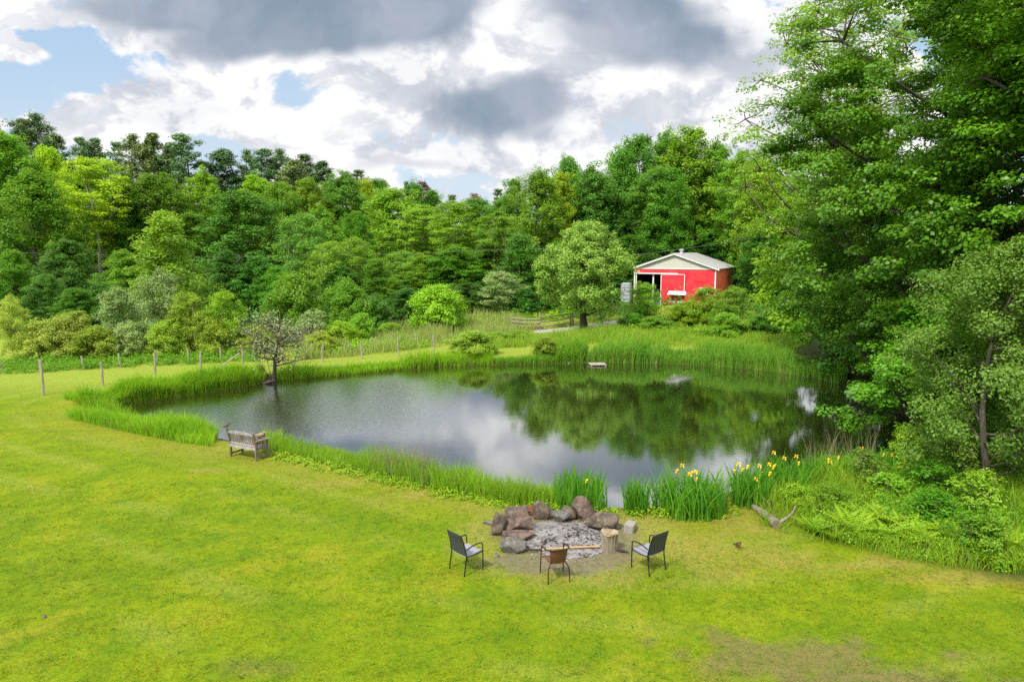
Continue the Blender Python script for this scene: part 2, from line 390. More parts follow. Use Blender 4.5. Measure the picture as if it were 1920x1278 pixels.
# ------------------------------------------------------------------ ground sheet
def lines(spec):
    out = [spec[0][0]]
    for a, b, st in spec: out += list(np.linspace(a, b, max(2, int(round((b - a) / st)) + 1))[1:])
    return np.array(out)
def make_ground():
    gx = lines([(-900, -200, 100), (-200, -60, 14), (-60, -26, 1), (-26, 20, .25), (20, 46, .8), (46, 60, 2), (60, 200, 14), (200, 900, 100)])
    gy = lines([(-300, -20, 40), (-20, 6, 3), (6, 30, .2), (30, 52, .3), (52, 70, 1), (70, 140, 4), (140, 400, 20), (400, 1500, 100)])
    X, Y = np.meshgrid(gx, gy); x, y = X.ravel(), Y.ravel(); z = terrain_z(x, y)
    nx, ny = len(gx), len(gy); i = np.arange(nx * ny).reshape(ny, nx)
    Fc = np.stack([i[:-1, :-1], i[:-1, 1:], i[1:, 1:], i[1:, :-1]], -1).reshape(-1, 4)
    m, t, out = newmat('lawn_ground'); p = t.new('ShaderNodeBsdfPrincipled'); t.l.new(p.outputs[0], out.inputs[0])
    c = t.new('ShaderNodeAttribute', attribute_name='albedo').outputs['Color']
    pos = t.new('ShaderNodeNewGeometry').outputs['Position']
    n = t.noise(pos, 26, 5, .7); n2 = t.noise(pos, 6, 5, .68)
    c = t.mix(t.maprange(n, .3, .7), t.mix(.55, c, (.05, .10, .004), 'MIX'), c)
    c = t.mix(t.maprange(n2, .42, .66, 0, .75), c, t.mix(1.0, c, (.62, .80, .5), 'MULTIPLY'))
    t.put(p.inputs['Base Color'], c); p.inputs['Roughness'].default_value = .95; p.inputs['Specular IOR Level'].default_value = .1
    b = t.new('ShaderNodeBump'); b.inputs['Strength'].default_value = .7; b.inputs['Distance'].default_value = .05
    t.put(b.inputs['Height'], t.math('ADD', n, t.math('MULTIPLY', n2, 1.5))); t.l.new(b.outputs[0], p.inputs['Normal'])
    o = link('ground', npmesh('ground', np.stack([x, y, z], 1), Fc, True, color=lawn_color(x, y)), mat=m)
    tag(o, kind='structure')
make_ground()

# ------------------------------------------------------------------ pond
def make_water():
    c = SH.mean(0); n = len(SH)
    P = []
    for i in range(n):
        a, b, d = SH[i - 1], SH[i], SH[(i + 1) % n]; e = d - a; nr = np.array([e[1], -e[0]]); nr /= np.linalg.norm(nr)
        s = 1.0
        q = b + nr * .8
        if pond_sd(np.array([q[0]]), np.array([q[1]]))[0] < 0: q = b - nr * .8
        P.append((q[0], q[1], WZ))
    me = bpy.data.meshes.new('water'); me.from_pydata(P, [], [tuple(range(n))]); me.update()
    if me.polygons[0].normal.z < 0: me.flip_normals()
    m, t, out = newmat('pond_water')
    pos = t.new('ShaderNodeNewGeometry').outputs['Position']
    big = t.maprange(t.noise(pos, .09, 2, .5), .42, .62)
    sep = t.new('ShaderNodeSeparateXYZ'); t.l.new(pos, sep.inputs[0])
    left = t.maprange(sep.outputs[0], -8, -1, 1, 0); mid = t.math('MULTIPLY', left, t.maprange(sep.outputs[1], 25, 30))
    rip = t.noise(t.vmath('MULTIPLY', pos, (1.0, 1.6, 1)), 5.5, 3, .55)
    slow = t.noise(pos, 1.1, 2, .5)
    h = t.math('MULTIPLY_ADD', rip, t.math('ADD', t.math('MULTIPLY', mid, 1.5), t.math('MULTIPLY_ADD', big, .12, .05)), t.math('MULTIPLY', slow, .10))
    for px, py, rr in ((1255, 832, .48), (1160, 806, .40), (1140, 797, .28), (1290, 822, .2)):       # rings of single raindrops
        q = at(px, py, WZ)
        dd = t.vmath('DISTANCE', pos, (q.x, q.y, q.z))
        h = t.math('ADD', h, t.maprange(t.math('ABSOLUTE', t.math('SUBTRACT', dd, rr)), 0, .05, .045, 0))
    b = t.new('ShaderNodeBump'); b.inputs['Strength'].default_value = .30; b.inputs['Distance'].default_value = .03
    t.put(b.inputs['Height'], h)
    d = t.new('ShaderNodeBsdfDiffuse'); d.inputs['Color'].default_value = (.022, .022, .006, 1)
    g = t.new('ShaderNodeBsdfGlossy'); g.inputs['Roughness'].default_value = .045; g.inputs['Color'].default_value = (.93, .95, .97, 1)
    t.l.new(b.outputs[0], g.inputs['Normal'])
    lw = t.new('ShaderNodeLayerWeight'); lw.inputs['Blend'].default_value = .5; t.l.new(b.outputs[0], lw.inputs['Normal'])
    mx = t.new('ShaderNodeMixShader'); t.put(mx.inputs[0], t.maprange(lw.outputs['Facing'], .5, .95, .36, .80))
    t.l.new(d.outputs[0], mx.inputs[1]); t.l.new(g.outputs[0], mx.inputs[2]); t.l.new(mx.outputs[0], out.inputs[0])
    tag(link('water', me, mat=m), kind='structure')
make_water()

# ------------------------------------------------------------------ blades of grass
def blade_mesh(name, rng, x, y, h, w, color, lean=.35, z=None, segs=2, up=None):
    """one tapering bent blade per point"""
    n = len(x); z = terrain_z(x, y) if z is None else z
    az = rng.uniform(0, 2 * np.pi, n); ln = lean * rng.uniform(.2, 1.2, n) * h
    dx, dy = np.cos(az), np.sin(az); fa = rng.uniform(0, 2 * np.pi, n); wx, wy = np.cos(fa) * w / 2, np.sin(fa) * w / 2
    B = np.stack([x, y, z - .02], 1); rows = []
    for k in range(segs):
        t = k / segs; c = B + np.stack([dx * ln * t * t, dy * ln * t * t, h * (t - .12 * t * t * lean)], 1); kk = 1 - .35 * t
        rows += [c - np.stack([wx * kk, wy * kk, 0 * wx], 1), c + np.stack([wx * kk, wy * kk, 0 * wx], 1)]
    rows.append(B + np.stack([dx * ln, dy * ln, h * (1 - .12 * lean)], 1))
    m = len(rows); V = np.stack(rows, 1).reshape(-1, 3); i = np.arange(n)[:, None] * m; T = []
    for k in range(segs - 1):
        a = 2 * k; T += [i + [a, a + 1, a + 3], i + [a, a + 3, a + 2]]
    a = 2 * (segs - 1); T.append(i + [a, a + 1, a + 2])
    return npmesh(name, V, np.concatenate(T), color=np.repeat(color, m, 0))
def make_lawn_grass():
    rng = np.random.default_rng(11); P = []
    for (y0, y1, dens) in ((7.6, 11, 1150), (11, 15, 700), (15, 20, 380), (20, 27, 190), (27, 36, 80)):
        n = int((y1 - y0) * (1.56 * y1 + 2) * dens)
        y = rng.uniform(y0, y1, n); x = rng.uniform(-1, 1, n) * (.78 * y1 + 1)
        k = np.abs(x) < .77 * y + .6; P.append((x[k], y[k]))
    x = np.concatenate([p[0] for p in P]); y = np.concatenate([p[1] for p in P])
    c = lawn_color(x, y); g = c[:, 1] / (c[:, 0] + 1e-6)
    keep = (pond_sd(x, y) > .7) & (c[:, 1] > .15) & (g > .84) | (rng.random(len(x)) < .10) & (pond_sd(x, y) > .7) & (c[:, 1] > .1)
    clump = fbm(x * 4.5, y * 4.5, 40, 3); keep &= rng.random(len(x)) < sstep(.22, .62, clump) + .12
    x, y, c, clump = x[keep], y[keep], c[keep], clump[keep]
    c = c * (rng.uniform(.7, 1.25, (len(x), 1)) * (.45 + 1.0 * clump[:, None]) * (1 - .45 * sstep(.60, .70, fbm(x * 7, y * 7, 44, 2))[:, None])); dry = rng.random(len(x)) < .06
    c[dry] = np.array([.42, .36, .12]) * rng.uniform(.7, 1.1, (dry.sum(), 1))
    far = np.clip((y - 8) / 20, 0, 1)
    me = blade_mesh('grass', rng, x, y, rng.uniform(.02, .07, len(x)) * (.3 + 1.8 * clump), rng.uniform(.008, .016, len(x)) * (1 + 1.3 * far), np.clip(c, 0, 1), 1.5, segs=1)
    tag(link('grass', me, mat=GRASS), kind='stuff')
make_lawn_grass()

def scatter(rng, n, poly):
    """n random points in a world polygon"""
    poly = np.array([tuple(p)[:2] for p in poly]); lo, hi = poly.min(0), poly.max(0); out = []
    while sum(len(o) for o in out) < n:
        q = rng.uniform(lo, hi, (n * 2, 2)); ins = np.zeros(len(q), bool)
        for i in range(len(poly)):
            ax, ay = poly[i]; bx, by = poly[(i + 1) % len(poly)]
            ins ^= ((ay > q[:, 1]) != (by > q[:, 1])) & (q[:, 0] < (bx - ax) * (q[:, 1] - ay) / (by - ay + 1e-12) + ax)
        out.append(q[ins])
    q = np.concatenate(out)[:n]; return q[:, 0], q[:, 1]
WEEDPATCH = [at(1180, 1190), at(1420, 1200), at(1720, 1262), at(1760, 1300), at(1300, 1290), at(1180, 1240)]
def make_clippings():
    rng = np.random.default_rng(88); x, y = scatter(rng, 9000, WEEDPATCH); c = lawn_color(x, y); k = (c[:, 1] < c[:, 0] * 1.08); x, y = x[k], y[k]; n = len(x)
    col = np.array([.30, .235, .11]) * rng.uniform(.35, 1.35, (n, 1))
    tag(link('grass_clippings', blade_mesh('grass_clippings', rng, x, y, rng.uniform(.02, .05, n), rng.uniform(.012, .03, n), col, 2.6, segs=1), mat=GRASS), kind='stuff')
make_clippings()
def band(front, back):
    """world polygon from a front and a back row of photo pixels on the ground"""
    return [at(*p) for p in front] + [at(*p, WZ) for p in back][::-1]
def sward(name, seed, n, poly, h, w, cols, lean, inwater=-.25, patch=.6, maxd=9.0, label=None, segs=3):
    rng = np.random.default_rng(seed); x, y = scatter(rng, n, poly); d = pond_sd(x, y)
    p = fbm(x * .8, y * .8, seed, 3); k = (d > inwater) & (d < maxd) & (rng.random(n) < patch + (1 - patch) * sstep(.35, .6, p)); x, y, p = x[k], y[k], p[k]
    a, b = np.array(cols[0]), np.array(cols[1]); t = np.clip(p * .7 + rng.random(len(x)) * .45 - .1, 0, 1)[:, None]
    hh = rng.uniform(h[0], h[1], len(x)) * (.65 + .7 * sstep(.3, .7, fbm(x * .5, y * .5, seed + 5, 2)))
    c = a + (b - a) * t; dead = rng.random(len(x)) < .06; c[dead] = np.array([.42, .36, .17]) * rng.uniform(.6, 1.1, (dead.sum(), 1)); hh[dead] *= .8; hh *= rng.uniform(.75, 1.2, len(x))
    me = blade_mesh(name, rng, x, y, hh, rng.uniform(w[0], w[1], len(x)), c, lean, z=np.maximum(terrain_z(x, y), WZ - .05), segs=segs)
    return tag(link(name, me, mat=GRASS), label, kind='stuff')
G1, G2 = (.19, .42, .014), (.42, .66, .03)
# left tongue, far left bank, near bank, far right reeds
sward('bank_grass', 51, 13000, band([(118, 780), (190, 808), (290, 826), (400, 838), (408, 812)], [(400, 817), (330, 804), (250, 782), (180, 760), (110, 762)]), (.38, .72), (.016, .032), (G1, G2), .45, maxd=2.0, inwater=-.1)
sward('bank_grass', 52, 30000, [at(120, 764), at(190, 770, WZ), at(240, 758, WZ), at(400, 736, WZ), at(495, 720, WZ), at(495, 698), at(400, 708), at(280, 728), at(170, 745)], (.5, .95), (.02, .04), (G1, G2), .4, maxd=.75, inwater=-.05)
sward('bank_grass', 53, 17000, [at(515, 718, WZ), at(650, 706, WZ), at(830, 689, WZ), at(925, 687, WZ), at(925, 664), at(830, 666), at(650, 680), at(515, 694)], (.4, .8), (.022, .045), (G1, G2), .4, maxd=.8, inwater=-.05)
sward('bank_grass', 54, 20000, [at(490, 852), at(600, 868), at(700, 893), at(790, 915), at(880, 930), at(960, 946), at(1050, 956), at(1100, 952, WZ), at(1000, 938, WZ), at(900, 919, WZ), at(800, 898, WZ), at(700, 876, WZ), at(600, 856, WZ), at(495, 842, WZ)], (.22, .72), (.010, .022), ((.16, .36, .014), (.40, .60, .04)), .5, patch=.35, maxd=1.7)
sward('reeds', 55, 24000, [at(1080, 684, WZ), at(1180, 685, WZ), at(1290, 688, WZ), at(1380, 694, WZ), at(1460, 702, WZ), at(1560, 722, WZ), at(1590, 708), at(1500, 684), at(1380, 672), at(1200, 664), at(1120, 665)], (.55, 1.0), (.026, .05), ((.13, .38, .035), (.40, .64, .07)), .34, maxd=3.2, patch=.55, inwater=-.05)
sward('reeds', 56, 9000, [at(930, 689, WZ), at(1000, 687, WZ), at(1085, 684, WZ), at(1120, 655), at(1040, 668), at(930, 672)], (.45, .95), (.03, .05), ((.15, .38, .02), (.36, .60, .05)), .36, maxd=1.4, inwater=-.05)
sward('meadow_grass', 57, 16000, [ground(900, 655), ground(1000, 650), ground(1100, 645), ground(1300, 652), ground(1480, 662), ground(1520, 640), ground(1300, 622), ground(1150, 620), ground(1060, 632), ground(960, 640)], (.35, .8), (.03, .055), ((.22, .42, .02), (.42, .58, .06)), .5, maxd=40, patch=.3)
sward('meadow_grass', 58, 16000, [at(560, 676), at(700, 664), at(860, 648), at(960, 636), at(1020, 625), at(940, 608), at(860, 610), at(700, 632), at(560, 655)], (.5, 1.05), (.03, .055), ((.28, .40, .06), (.50, .54, .18)), .45, maxd=60, patch=.2)
sward('rough_grass', 59, 26000, [at(1425, 985), at(1500, 1012), at(1600, 1030), at(1720, 1054), at(1920, 1078), at(2060, 1090), at(2060, 900), at(1900, 880), at(1640, 868), at(1520, 898), at(1420, 922)], (.3, .8), (.008, .02), ((.18, .38, .014), (.45, .62, .04)), .7, maxd=20, patch=.3)
# tall flowering grass heads
sward('seed_grass', 60, 300, [at(690, 888), at(800, 916), at(840, 912, WZ), at(720, 872, WZ)], (.75, 1.15), (.012, .02), ((.28, .22, .16), (.42, .34, .27)), .35, maxd=2)
sward('seed_grass', 61, 170, [at(1500, 905), at(1640, 880), at(1640, 862, WZ), at(1500, 886, WZ)], (.9, 1.25), (.010, .018), ((.22, .24, .10), (.42, .36, .2)), .4, maxd=3)
# ------------------------------------------------------------------ trees
def unit(v): return v / (np.linalg.norm(v, axis=-1, keepdims=True) + 1e-9)
def leaf_cards(rng, P, N, size, aspect=.6, fold=.16):
    n = len(P); T = unit(np.cross(N, rng.normal(size=(n, 3)))); B = np.cross(N, T)
    L = (size * rng.uniform(.65, 1.35, n))[:, None]; W = L * aspect
    V = np.stack([P - T * L / 2, P + B * W / 2 + N * L * fold, P + T * L / 2, P - B * W / 2 + N * L * fold], 1).reshape(-1, 3)
    return V, np.arange(n * 4).reshape(n, 4)
PROF = {
    'round': ([0, .12, .35, .6, .8, .93, 1], [.55, .85, 1, .95, .72, .42, .10]),
    'oval': ([0, .15, .4, .6, .8, .93, 1], [.45, .75, 1, .95, .70, .42, .10]),
    'broad': ([0, .12, .3, .55, .78, .92, 1], [.75, .98, 1, .88, .62, .35, .08]),
    'column': ([0, .15, .4, .65, .85, 1], [.55, .85, 1, .85, .55, .10]),
    'vase': ([0, .15, .35, .6, .8, .93, 1], [.25, .45, .75, 1, .88, .5, .1]),
    'cone': ([0, .12, .35, .6, .85, 1], [.9, 1, .78, .5, .2, .03]),
}
def limb_path(rng, a, b, sag=.12, n=5):
    a, b = np.array(a, float), np.array(b, float); L = np.linalg.norm(b - a); j = rng.normal(size=3) * L * .05
    sg = 1 if rng.random() < .8 else -.6
    return [a + (b - a) * t + np.array([0, 0, -1]) * L * sag * 4 * t * (1 - t) * sg + j * math.sin(math.pi * t) for t in np.linspace(0, 1, n)]
def tree_geo(seed, H, Rr, cb=.18, prof='round', lobes=26, clumps=7, leaves=46, size=.34, lobe_r=.36, clump_r=.85, flat=.7, upw=.6,
             tr=.22, stems=1, branches=.6, aspect=.62, inner=.35, lz=.75, tipcol=0.0, lean=(0, 0), limbs=9):
    """trunk and crown meshes of a broadleaf tree H metres high with crown radius Rr"""
    rng = np.random.default_rng(seed); tb = MB(); tz = H * cb; pt, pr = PROF[prof]
    trunks = []
    for s in range(stems):
        a = rng.uniform(0, 6.28); o = np.array([math.cos(a), math.sin(a), 0]) * (0 if stems == 1 else tr * .55); sp = Rr * (.05 if stems == 1 else .35)
        top = np.array([o[0] + math.cos(a) * sp + lean[0] * H, o[1] + math.sin(a) * sp + lean[1] * H, H * rng.uniform(.84, .93)])
        path = limb_path(rng, o + [0, 0, -.3], top, 0.0, 9); r0 = tr * (1 if stems == 1 else .7)
        rad = [r0 * (1.25 if i == 0 else 1) * (1 - .88 * i / 8) + .012 for i in range(9)]; tb.tube(path, rad, 8); trunks.append((np.array(path), rad))
    def from_trunk(q, up=.55):
        tp, rad = trunks[int(rng.integers(len(trunks)))]
        z = max(tz * .8, q[2] - np.hypot(q[0], q[1]) * up * rng.uniform(.7, 1.2)); i = int(np.clip(np.searchsorted(tp[:, 2], z), 1, len(tp) - 1))
        f = np.clip((z - tp[i - 1, 2]) / (tp[i, 2] - tp[i - 1, 2] + 1e-6), 0, 1); return tp[i - 1] + (tp[i] - tp[i - 1]) * f, rad[i]
    C = []; CR = []; CT = []
    for k in range(lobes):
        t = (k + .5 + rng.uniform(-.4, .4)) / lobes; t = t ** .85
        r = np.interp(t, pt, pr) * Rr; az = k * 2.39996 + rng.uniform(-.5, .5); fr = rng.uniform(.42, .80) if rng.random() > .16 else rng.uniform(0, .4)
        q = np.array([math.cos(az) * r * fr + lean[0] * (tz + t * (H - tz)), math.sin(az) * r * fr + lean[1] * (tz + t * (H - tz)), tz + t * (H - tz) * .95])
        lr = lobe_r * Rr * rng.uniform(.65, 1.25) * (.55 + .45 * np.interp(t, pt, pr)); lt = rng.random()
        a, ra = from_trunk(q)
        has = k % max(1, lobes // limbs) == 0 or rng.random() < branches * .5
        if has: tb.tube(limb_path(rng, a, q), [min(ra * .6, tr * .34) * (1 - .75 * i / 4) + .008 for i in range(5)], 5)
        for c in range(clumps):
            d = unit(rng.normal(size=3)); d[2] = d[2] * lz + .1
            cc = q + d * lr * rng.uniform(.35, 1.0); C.append(cc); CR.append(clump_r * rng.uniform(.6, 1.25)); CT.append(.55 * lt + .45 * rng.random())
            if has and rng.random() < branches * .6: tb.tube(limb_path(rng, q, cc, .06, 3), [.03 * tr / .22, .02 * tr / .22, .006], 4, False)
    C = np.array(C); CR = np.array(CR); CT = np.array(CT); n = len(C); idx = np.repeat(np.arange(n), leaves)
    d = unit(rng.normal(size=(len(idx), 3))); rr = rng.random(len(idx)) ** inner
    P = C[idx] + d * (CR[idx] * rr)[:, None] * np.array([1, 1, flat]); out = d * .55 + unit(C[idx] - np.array([0, 0, H * .45])) * .35
    N = unit(out + np.array([0, 0, upw]) + rng.normal(size=(len(idx), 3)) * .45)
    keep = P[:, 2] > .05; P, N, idx = P[keep], N[keep], idx[keep]
    V, Fc = leaf_cards(rng, P, N, size, aspect)
    ti = np.clip(CT[idx] * .75 + rng.random(len(idx)) * .35 - .05 + tipcol * sstep(.72, 1.0, P[:, 2] / H), 0, 1)
    tm = bpy.data.meshes.new('trunk'); tm.from_pydata(tb.v, [], tb.f); tm.polygons.foreach_set('use_smooth', np.ones(len(tm.polygons), bool)); tm.update()
    return tm, npmesh('crown', V, Fc, tint=ti), H, Rr
def pine_geo(seed, H, Rr, cb=.3, shelf=1.0, size=.40, irregular=.4, needles=44, gap=.72, dense=1.0, droop=0.0):
    rng = np.random.default_rng(seed); tb = MB()
    top = [rng.normal() * .2, rng.normal() * .2, H]; tb.tube(limb_path(rng, (0, 0, -.3), top, 0, 9), [.24 * (1 - .9 * i / 8) + .012 for i in range(9)], 7)
    P = []; N = []; T = []; z = H * cb
    while z < H * .985:
        t = (z / H - cb) / (1 - cb); r = Rr * np.interp(t, [0, .1, .3, .6, .85, 1], [.55, .85, 1, .72, .42, .10]); nb = int(rng.integers(4, 7) * dense)
        for k in range(nb):
            az = rng.uniform(0, 6.28); L = r * rng.uniform(1 - irregular, 1.12); up = L * rng.uniform(.05, .38) - droop * L
            e = np.array([math.cos(az) * L, math.sin(az) * L, up]); b = np.array([0, 0, z])
            tb.tube([b, b + e * .55 + [0, 0, -.05 * L], b + e], [.05 * (1 - t * .6), .03, .01], 4, False); tn = rng.random()
            for c in range(max(2, int(L * 1.9))):
                f = rng.uniform(.35, 1.05); cc = b + e * f + np.array([0, 0, -.2 * L * f * (1 - f)]) + rng.normal(size=3) * .22 * np.array([1, 1, .5]); m = needles
                d = unit(rng.normal(size=(m, 3))); q = cc + d * (rng.random((m, 1)) ** .5) * np.array([.66, .66, .50]) * rng.uniform(.7, 1.3) * shelf
                P.append(q); N.append(unit(d * .6 + np.array([0, 0, .7]) + rng.normal(size=(m, 3)) * .4)); T.append(np.full(m, .6 * tn) + rng.random(m) * .4)
        z += gap * rng.uniform(.7, 1.3) * (1.15 - .5 * t)
    P, N, T = np.concatenate(P), np.concatenate(N), np.concatenate(T)
    V, Fc = leaf_cards(rng, P, N, size, .36, .05)
    tm = bpy.data.meshes.new('trunk'); tm.from_pydata(tb.v, [], tb.f); tm.polygons.foreach_set('use_smooth', np.ones(len(tm.polygons), bool)); tm.update()
    return tm, npmesh('crown', V, Fc, tint=T), H, Rr
GEO = {}
def geo(kind, k):
    key = (kind, k)
    if key not in GEO:
        s = abs(hash(kind)) % 1 + sum(map(ord, kind)) * 7 + k * 101
        GEO[key] = {
            'dome': lambda: tree_geo(s, 18, 5.6, .10, 'round', 50, 8, 80, .27, .34, .85, .85, lz=1.15, tr=.26, branches=.5),
            'broad': lambda: tree_geo(s, 16, 6.0, .08, 'broad', 54, 8, 80, .27, .32, .85, .8, lz=1.05, tr=.28, branches=.5),
            'tall': lambda: tree_geo(s, 20, 4.6, .16, 'oval', 50, 8, 72, .26, .36, .75, .95, lz=1.35, tr=.22, branches=.7),
            'poplar': lambda: tree_geo(s, 11, 2.9, .06, 'column', 44, 7, 60, .19, .38, .62, .8, tr=.14, branches=.7, tipcol=.5),
            'birch': lambda: tree_geo(s, 13, 3.6, .22, 'oval', 34, 8, 60, .20, .38, .72, .75, tr=.13, stems=2, branches=1.0),
            'feather': lambda: tree_geo(s, 17, 4.8, .25, 'vase', 44, 9, 62, .23, .34, .8, .42, .9, tr=.18, stems=2, branches=.8),
            'pine': lambda: pine_geo(s, 20, 3.6, .32),
            'oldpine': lambda: pine_geo(s, 21, 4.0, .4, 1.15, irregular=.6, gap=.95),
            'thinpine': lambda: pine_geo(s, 18, 3.0, .35, .9, irregular=.6, needles=26, gap=.95),
            'hemlock': lambda: pine_geo(s, 16, 4.2, .06, 1.35, .34, .34, 46, .62, 1.15, .22),
            'shrub': lambda: tree_geo(s, 3.6, 2.1, .02, 'broad', 28, 8, 70, .12, .34, .40, .8, tr=.06, stems=3, branches=.6),
            'bush': lambda: tree_geo(s, 3.0, 1.9, .0, 'round', 32, 8, 74, .115, .32, .40, .8, tr=.05, stems=3, branches=.4),
            'loose': lambda: tree_geo(s, 1.7, .9, .0, 'broad', 15, 8, 26, .095, .50, .20, .8, .8, tr=.02, stems=3, branches=1.0, aspect=.5),
            'willow': lambda: tree_geo(s, 6.5, 2.8, .12, 'round', 32, 8, 60, .14, .36, .5, .75, tr=.10, stems=3, branches=1.0),
        }[kind]()
    return GEO[key]
CNT = {}
def plant(name, label, cat, x, y, H, W, kind, leaf, bark=None, group=None, rz=None, var=None):
    """a tree or shrub standing at x, y: an Empty with its own trunk and crown"""
    i = CNT.get(kind, 0); CNT[kind] = i + 1; nv = {'pine': 3, 'oldpine': 2, 'thinpine': 2, 'hemlock': 2, 'dome': 4, 'tall': 4, 'broad': 3, 'shrub': 3, 'bush': 3, 'loose': 4}.get(kind, 2)
    tm, cm, H0, R0 = geo(kind, (i if var is None else var) % nv)
    rr = random.Random(int(x * 131 + y * 977) + i)
    o = empty(name, (x, y, gz(x, y) - .03), rr.uniform(0, 6.28) if rz is None else rz, label, cat, group)
    k = max(.3, W / R0); o.scale = (k, k, H / H0)
    link('trunk', tm, o, bark or BARK); link('crown', cm, o, LM[leaf]); return o
def seen(name, label, cat, px, top, hw, Y, kind, leaf, bark=None, group=None, **kw):
    """the same, from where its crown shows in the photo: column, top row, half width in px, and metres out"""
    if Y > 53 and name != 'bush': Y *= 1 + (.12 if name == 'shade_tree' else (.12 if px < 400 else .34) if name == 'young_tree' else .5) * min(1, max(0, (960 - px) / 140))
    x = x_at(px, 400, Y); z = height_at(top, Y); return plant(name, label, cat, x, Y, max(.6, z - gz(x, Y)), hw * Y / F, kind, leaf, bark, group, **kw)

RIDGE = 'pines along the ridge skyline'
for px, top, hw, Y, kind, leaf, lab in (
    (4, 230, 26, 108, 'thinpine', 'deadpine', 'reddish thin pine at the left edge of the ridge skyline'),
    (54, 220, 40, 110, 'oldpine', 'pine', 'left of the two tallest dark pines on the left skyline'),
    (84, 217, 44, 112, 'oldpine', 'pine', 'right of the two tallest dark pines on the left skyline'),
    (114, 248, 34, 110, 'pine', 'pine', 'shorter dark pine leaning against the right of the tallest pair'),
    (164, 256, 30, 113, 'oldpine', 'pine', 'dark ragged pine above the bright yellow tree'),
    (187, 259, 30, 115, 'pine', 'pine', 'dark pine just right of the ragged one above the yellow tree'),
    (226, 264, 26, 114, 'thinpine', 'pine', 'small sparse pine in the low dip of the left skyline'),
    (257, 254, 36, 112, 'oldpine', 'brownpine', 'olive pine with a flat dark top, left of the blue sky gap'),
    (293, 250, 40, 110, 'pine', 'brownpine', 'pointed olive pine under the blue sky gap on the left ridge'),
    (240, 330, 44, 100, 'pine', 'brownpine', 'olive brown pine below the skyline behind the green dome tree'),
    (318, 335, 48, 100, 'pine', 'brownpine', 'broad olive brown pine in front of the pointed one'),
    (352, 249, 46, 110, 'oldpine', 'pine', 'big dark pine with a full pointed crown on the left ridge'),
    (325, 268, 30, 114, 'pine', 'pine', 'slim pine tucked left of the big full crowned pine'),
    (424, 277, 48, 112, 'pine', 'pine', 'round topped blue green pine standing alone on the ridge'),
    (470, 283, 30, 114, 'oldpine', 'pine', 'thin leaning pine right of the round topped ridge pine'),
    (500, 277, 38, 110, 'oldpine', 'pine', 'dark forked pine in the middle of the ridge skyline'),
    (530, 282, 34, 113, 'oldpine', 'pine', 'dark pine close beside the forked ridge pine'),
    (556, 300, 40, 108, 'pine', 'brownpine', 'olive pine lower between two dark ridge pines'),
    (574, 288, 36, 113, 'oldpine', 'pine', 'last tall dark pine before the ridge drops away'),
    (607, 303, 36, 112, 'pine', 'pine', 'slender greyish pine where the ridge starts to drop'),
    (650, 318, 28, 114, 'thinpine', 'pine', 'small thin pine half way down the falling skyline'),
    (676, 317, 30, 116, 'thinpine', 'brownpine', 'thin brownish pine half way down the falling skyline'),
    (795, 338, 34, 112, 'thinpine', 'deadpine', 'dying brown pine poking out near the lowest skyline'),
    (848, 364, 24, 118, 'thinpine', 'brownpine', 'small brown pine at the lowest dip of the skyline'),
    (890, 360, 24, 120, 'thinpine', 'deadpine', 'small reddish pine right of the lowest skyline dip'),
    (935, 352, 24, 120, 'thinpine', 'pine', 'small grey pine where the skyline begins to rise again'),
): seen('pine_tree', lab, 'pine tree', px, top, hw * 1.2, Y, kind, leaf, BARK, RIDGE)

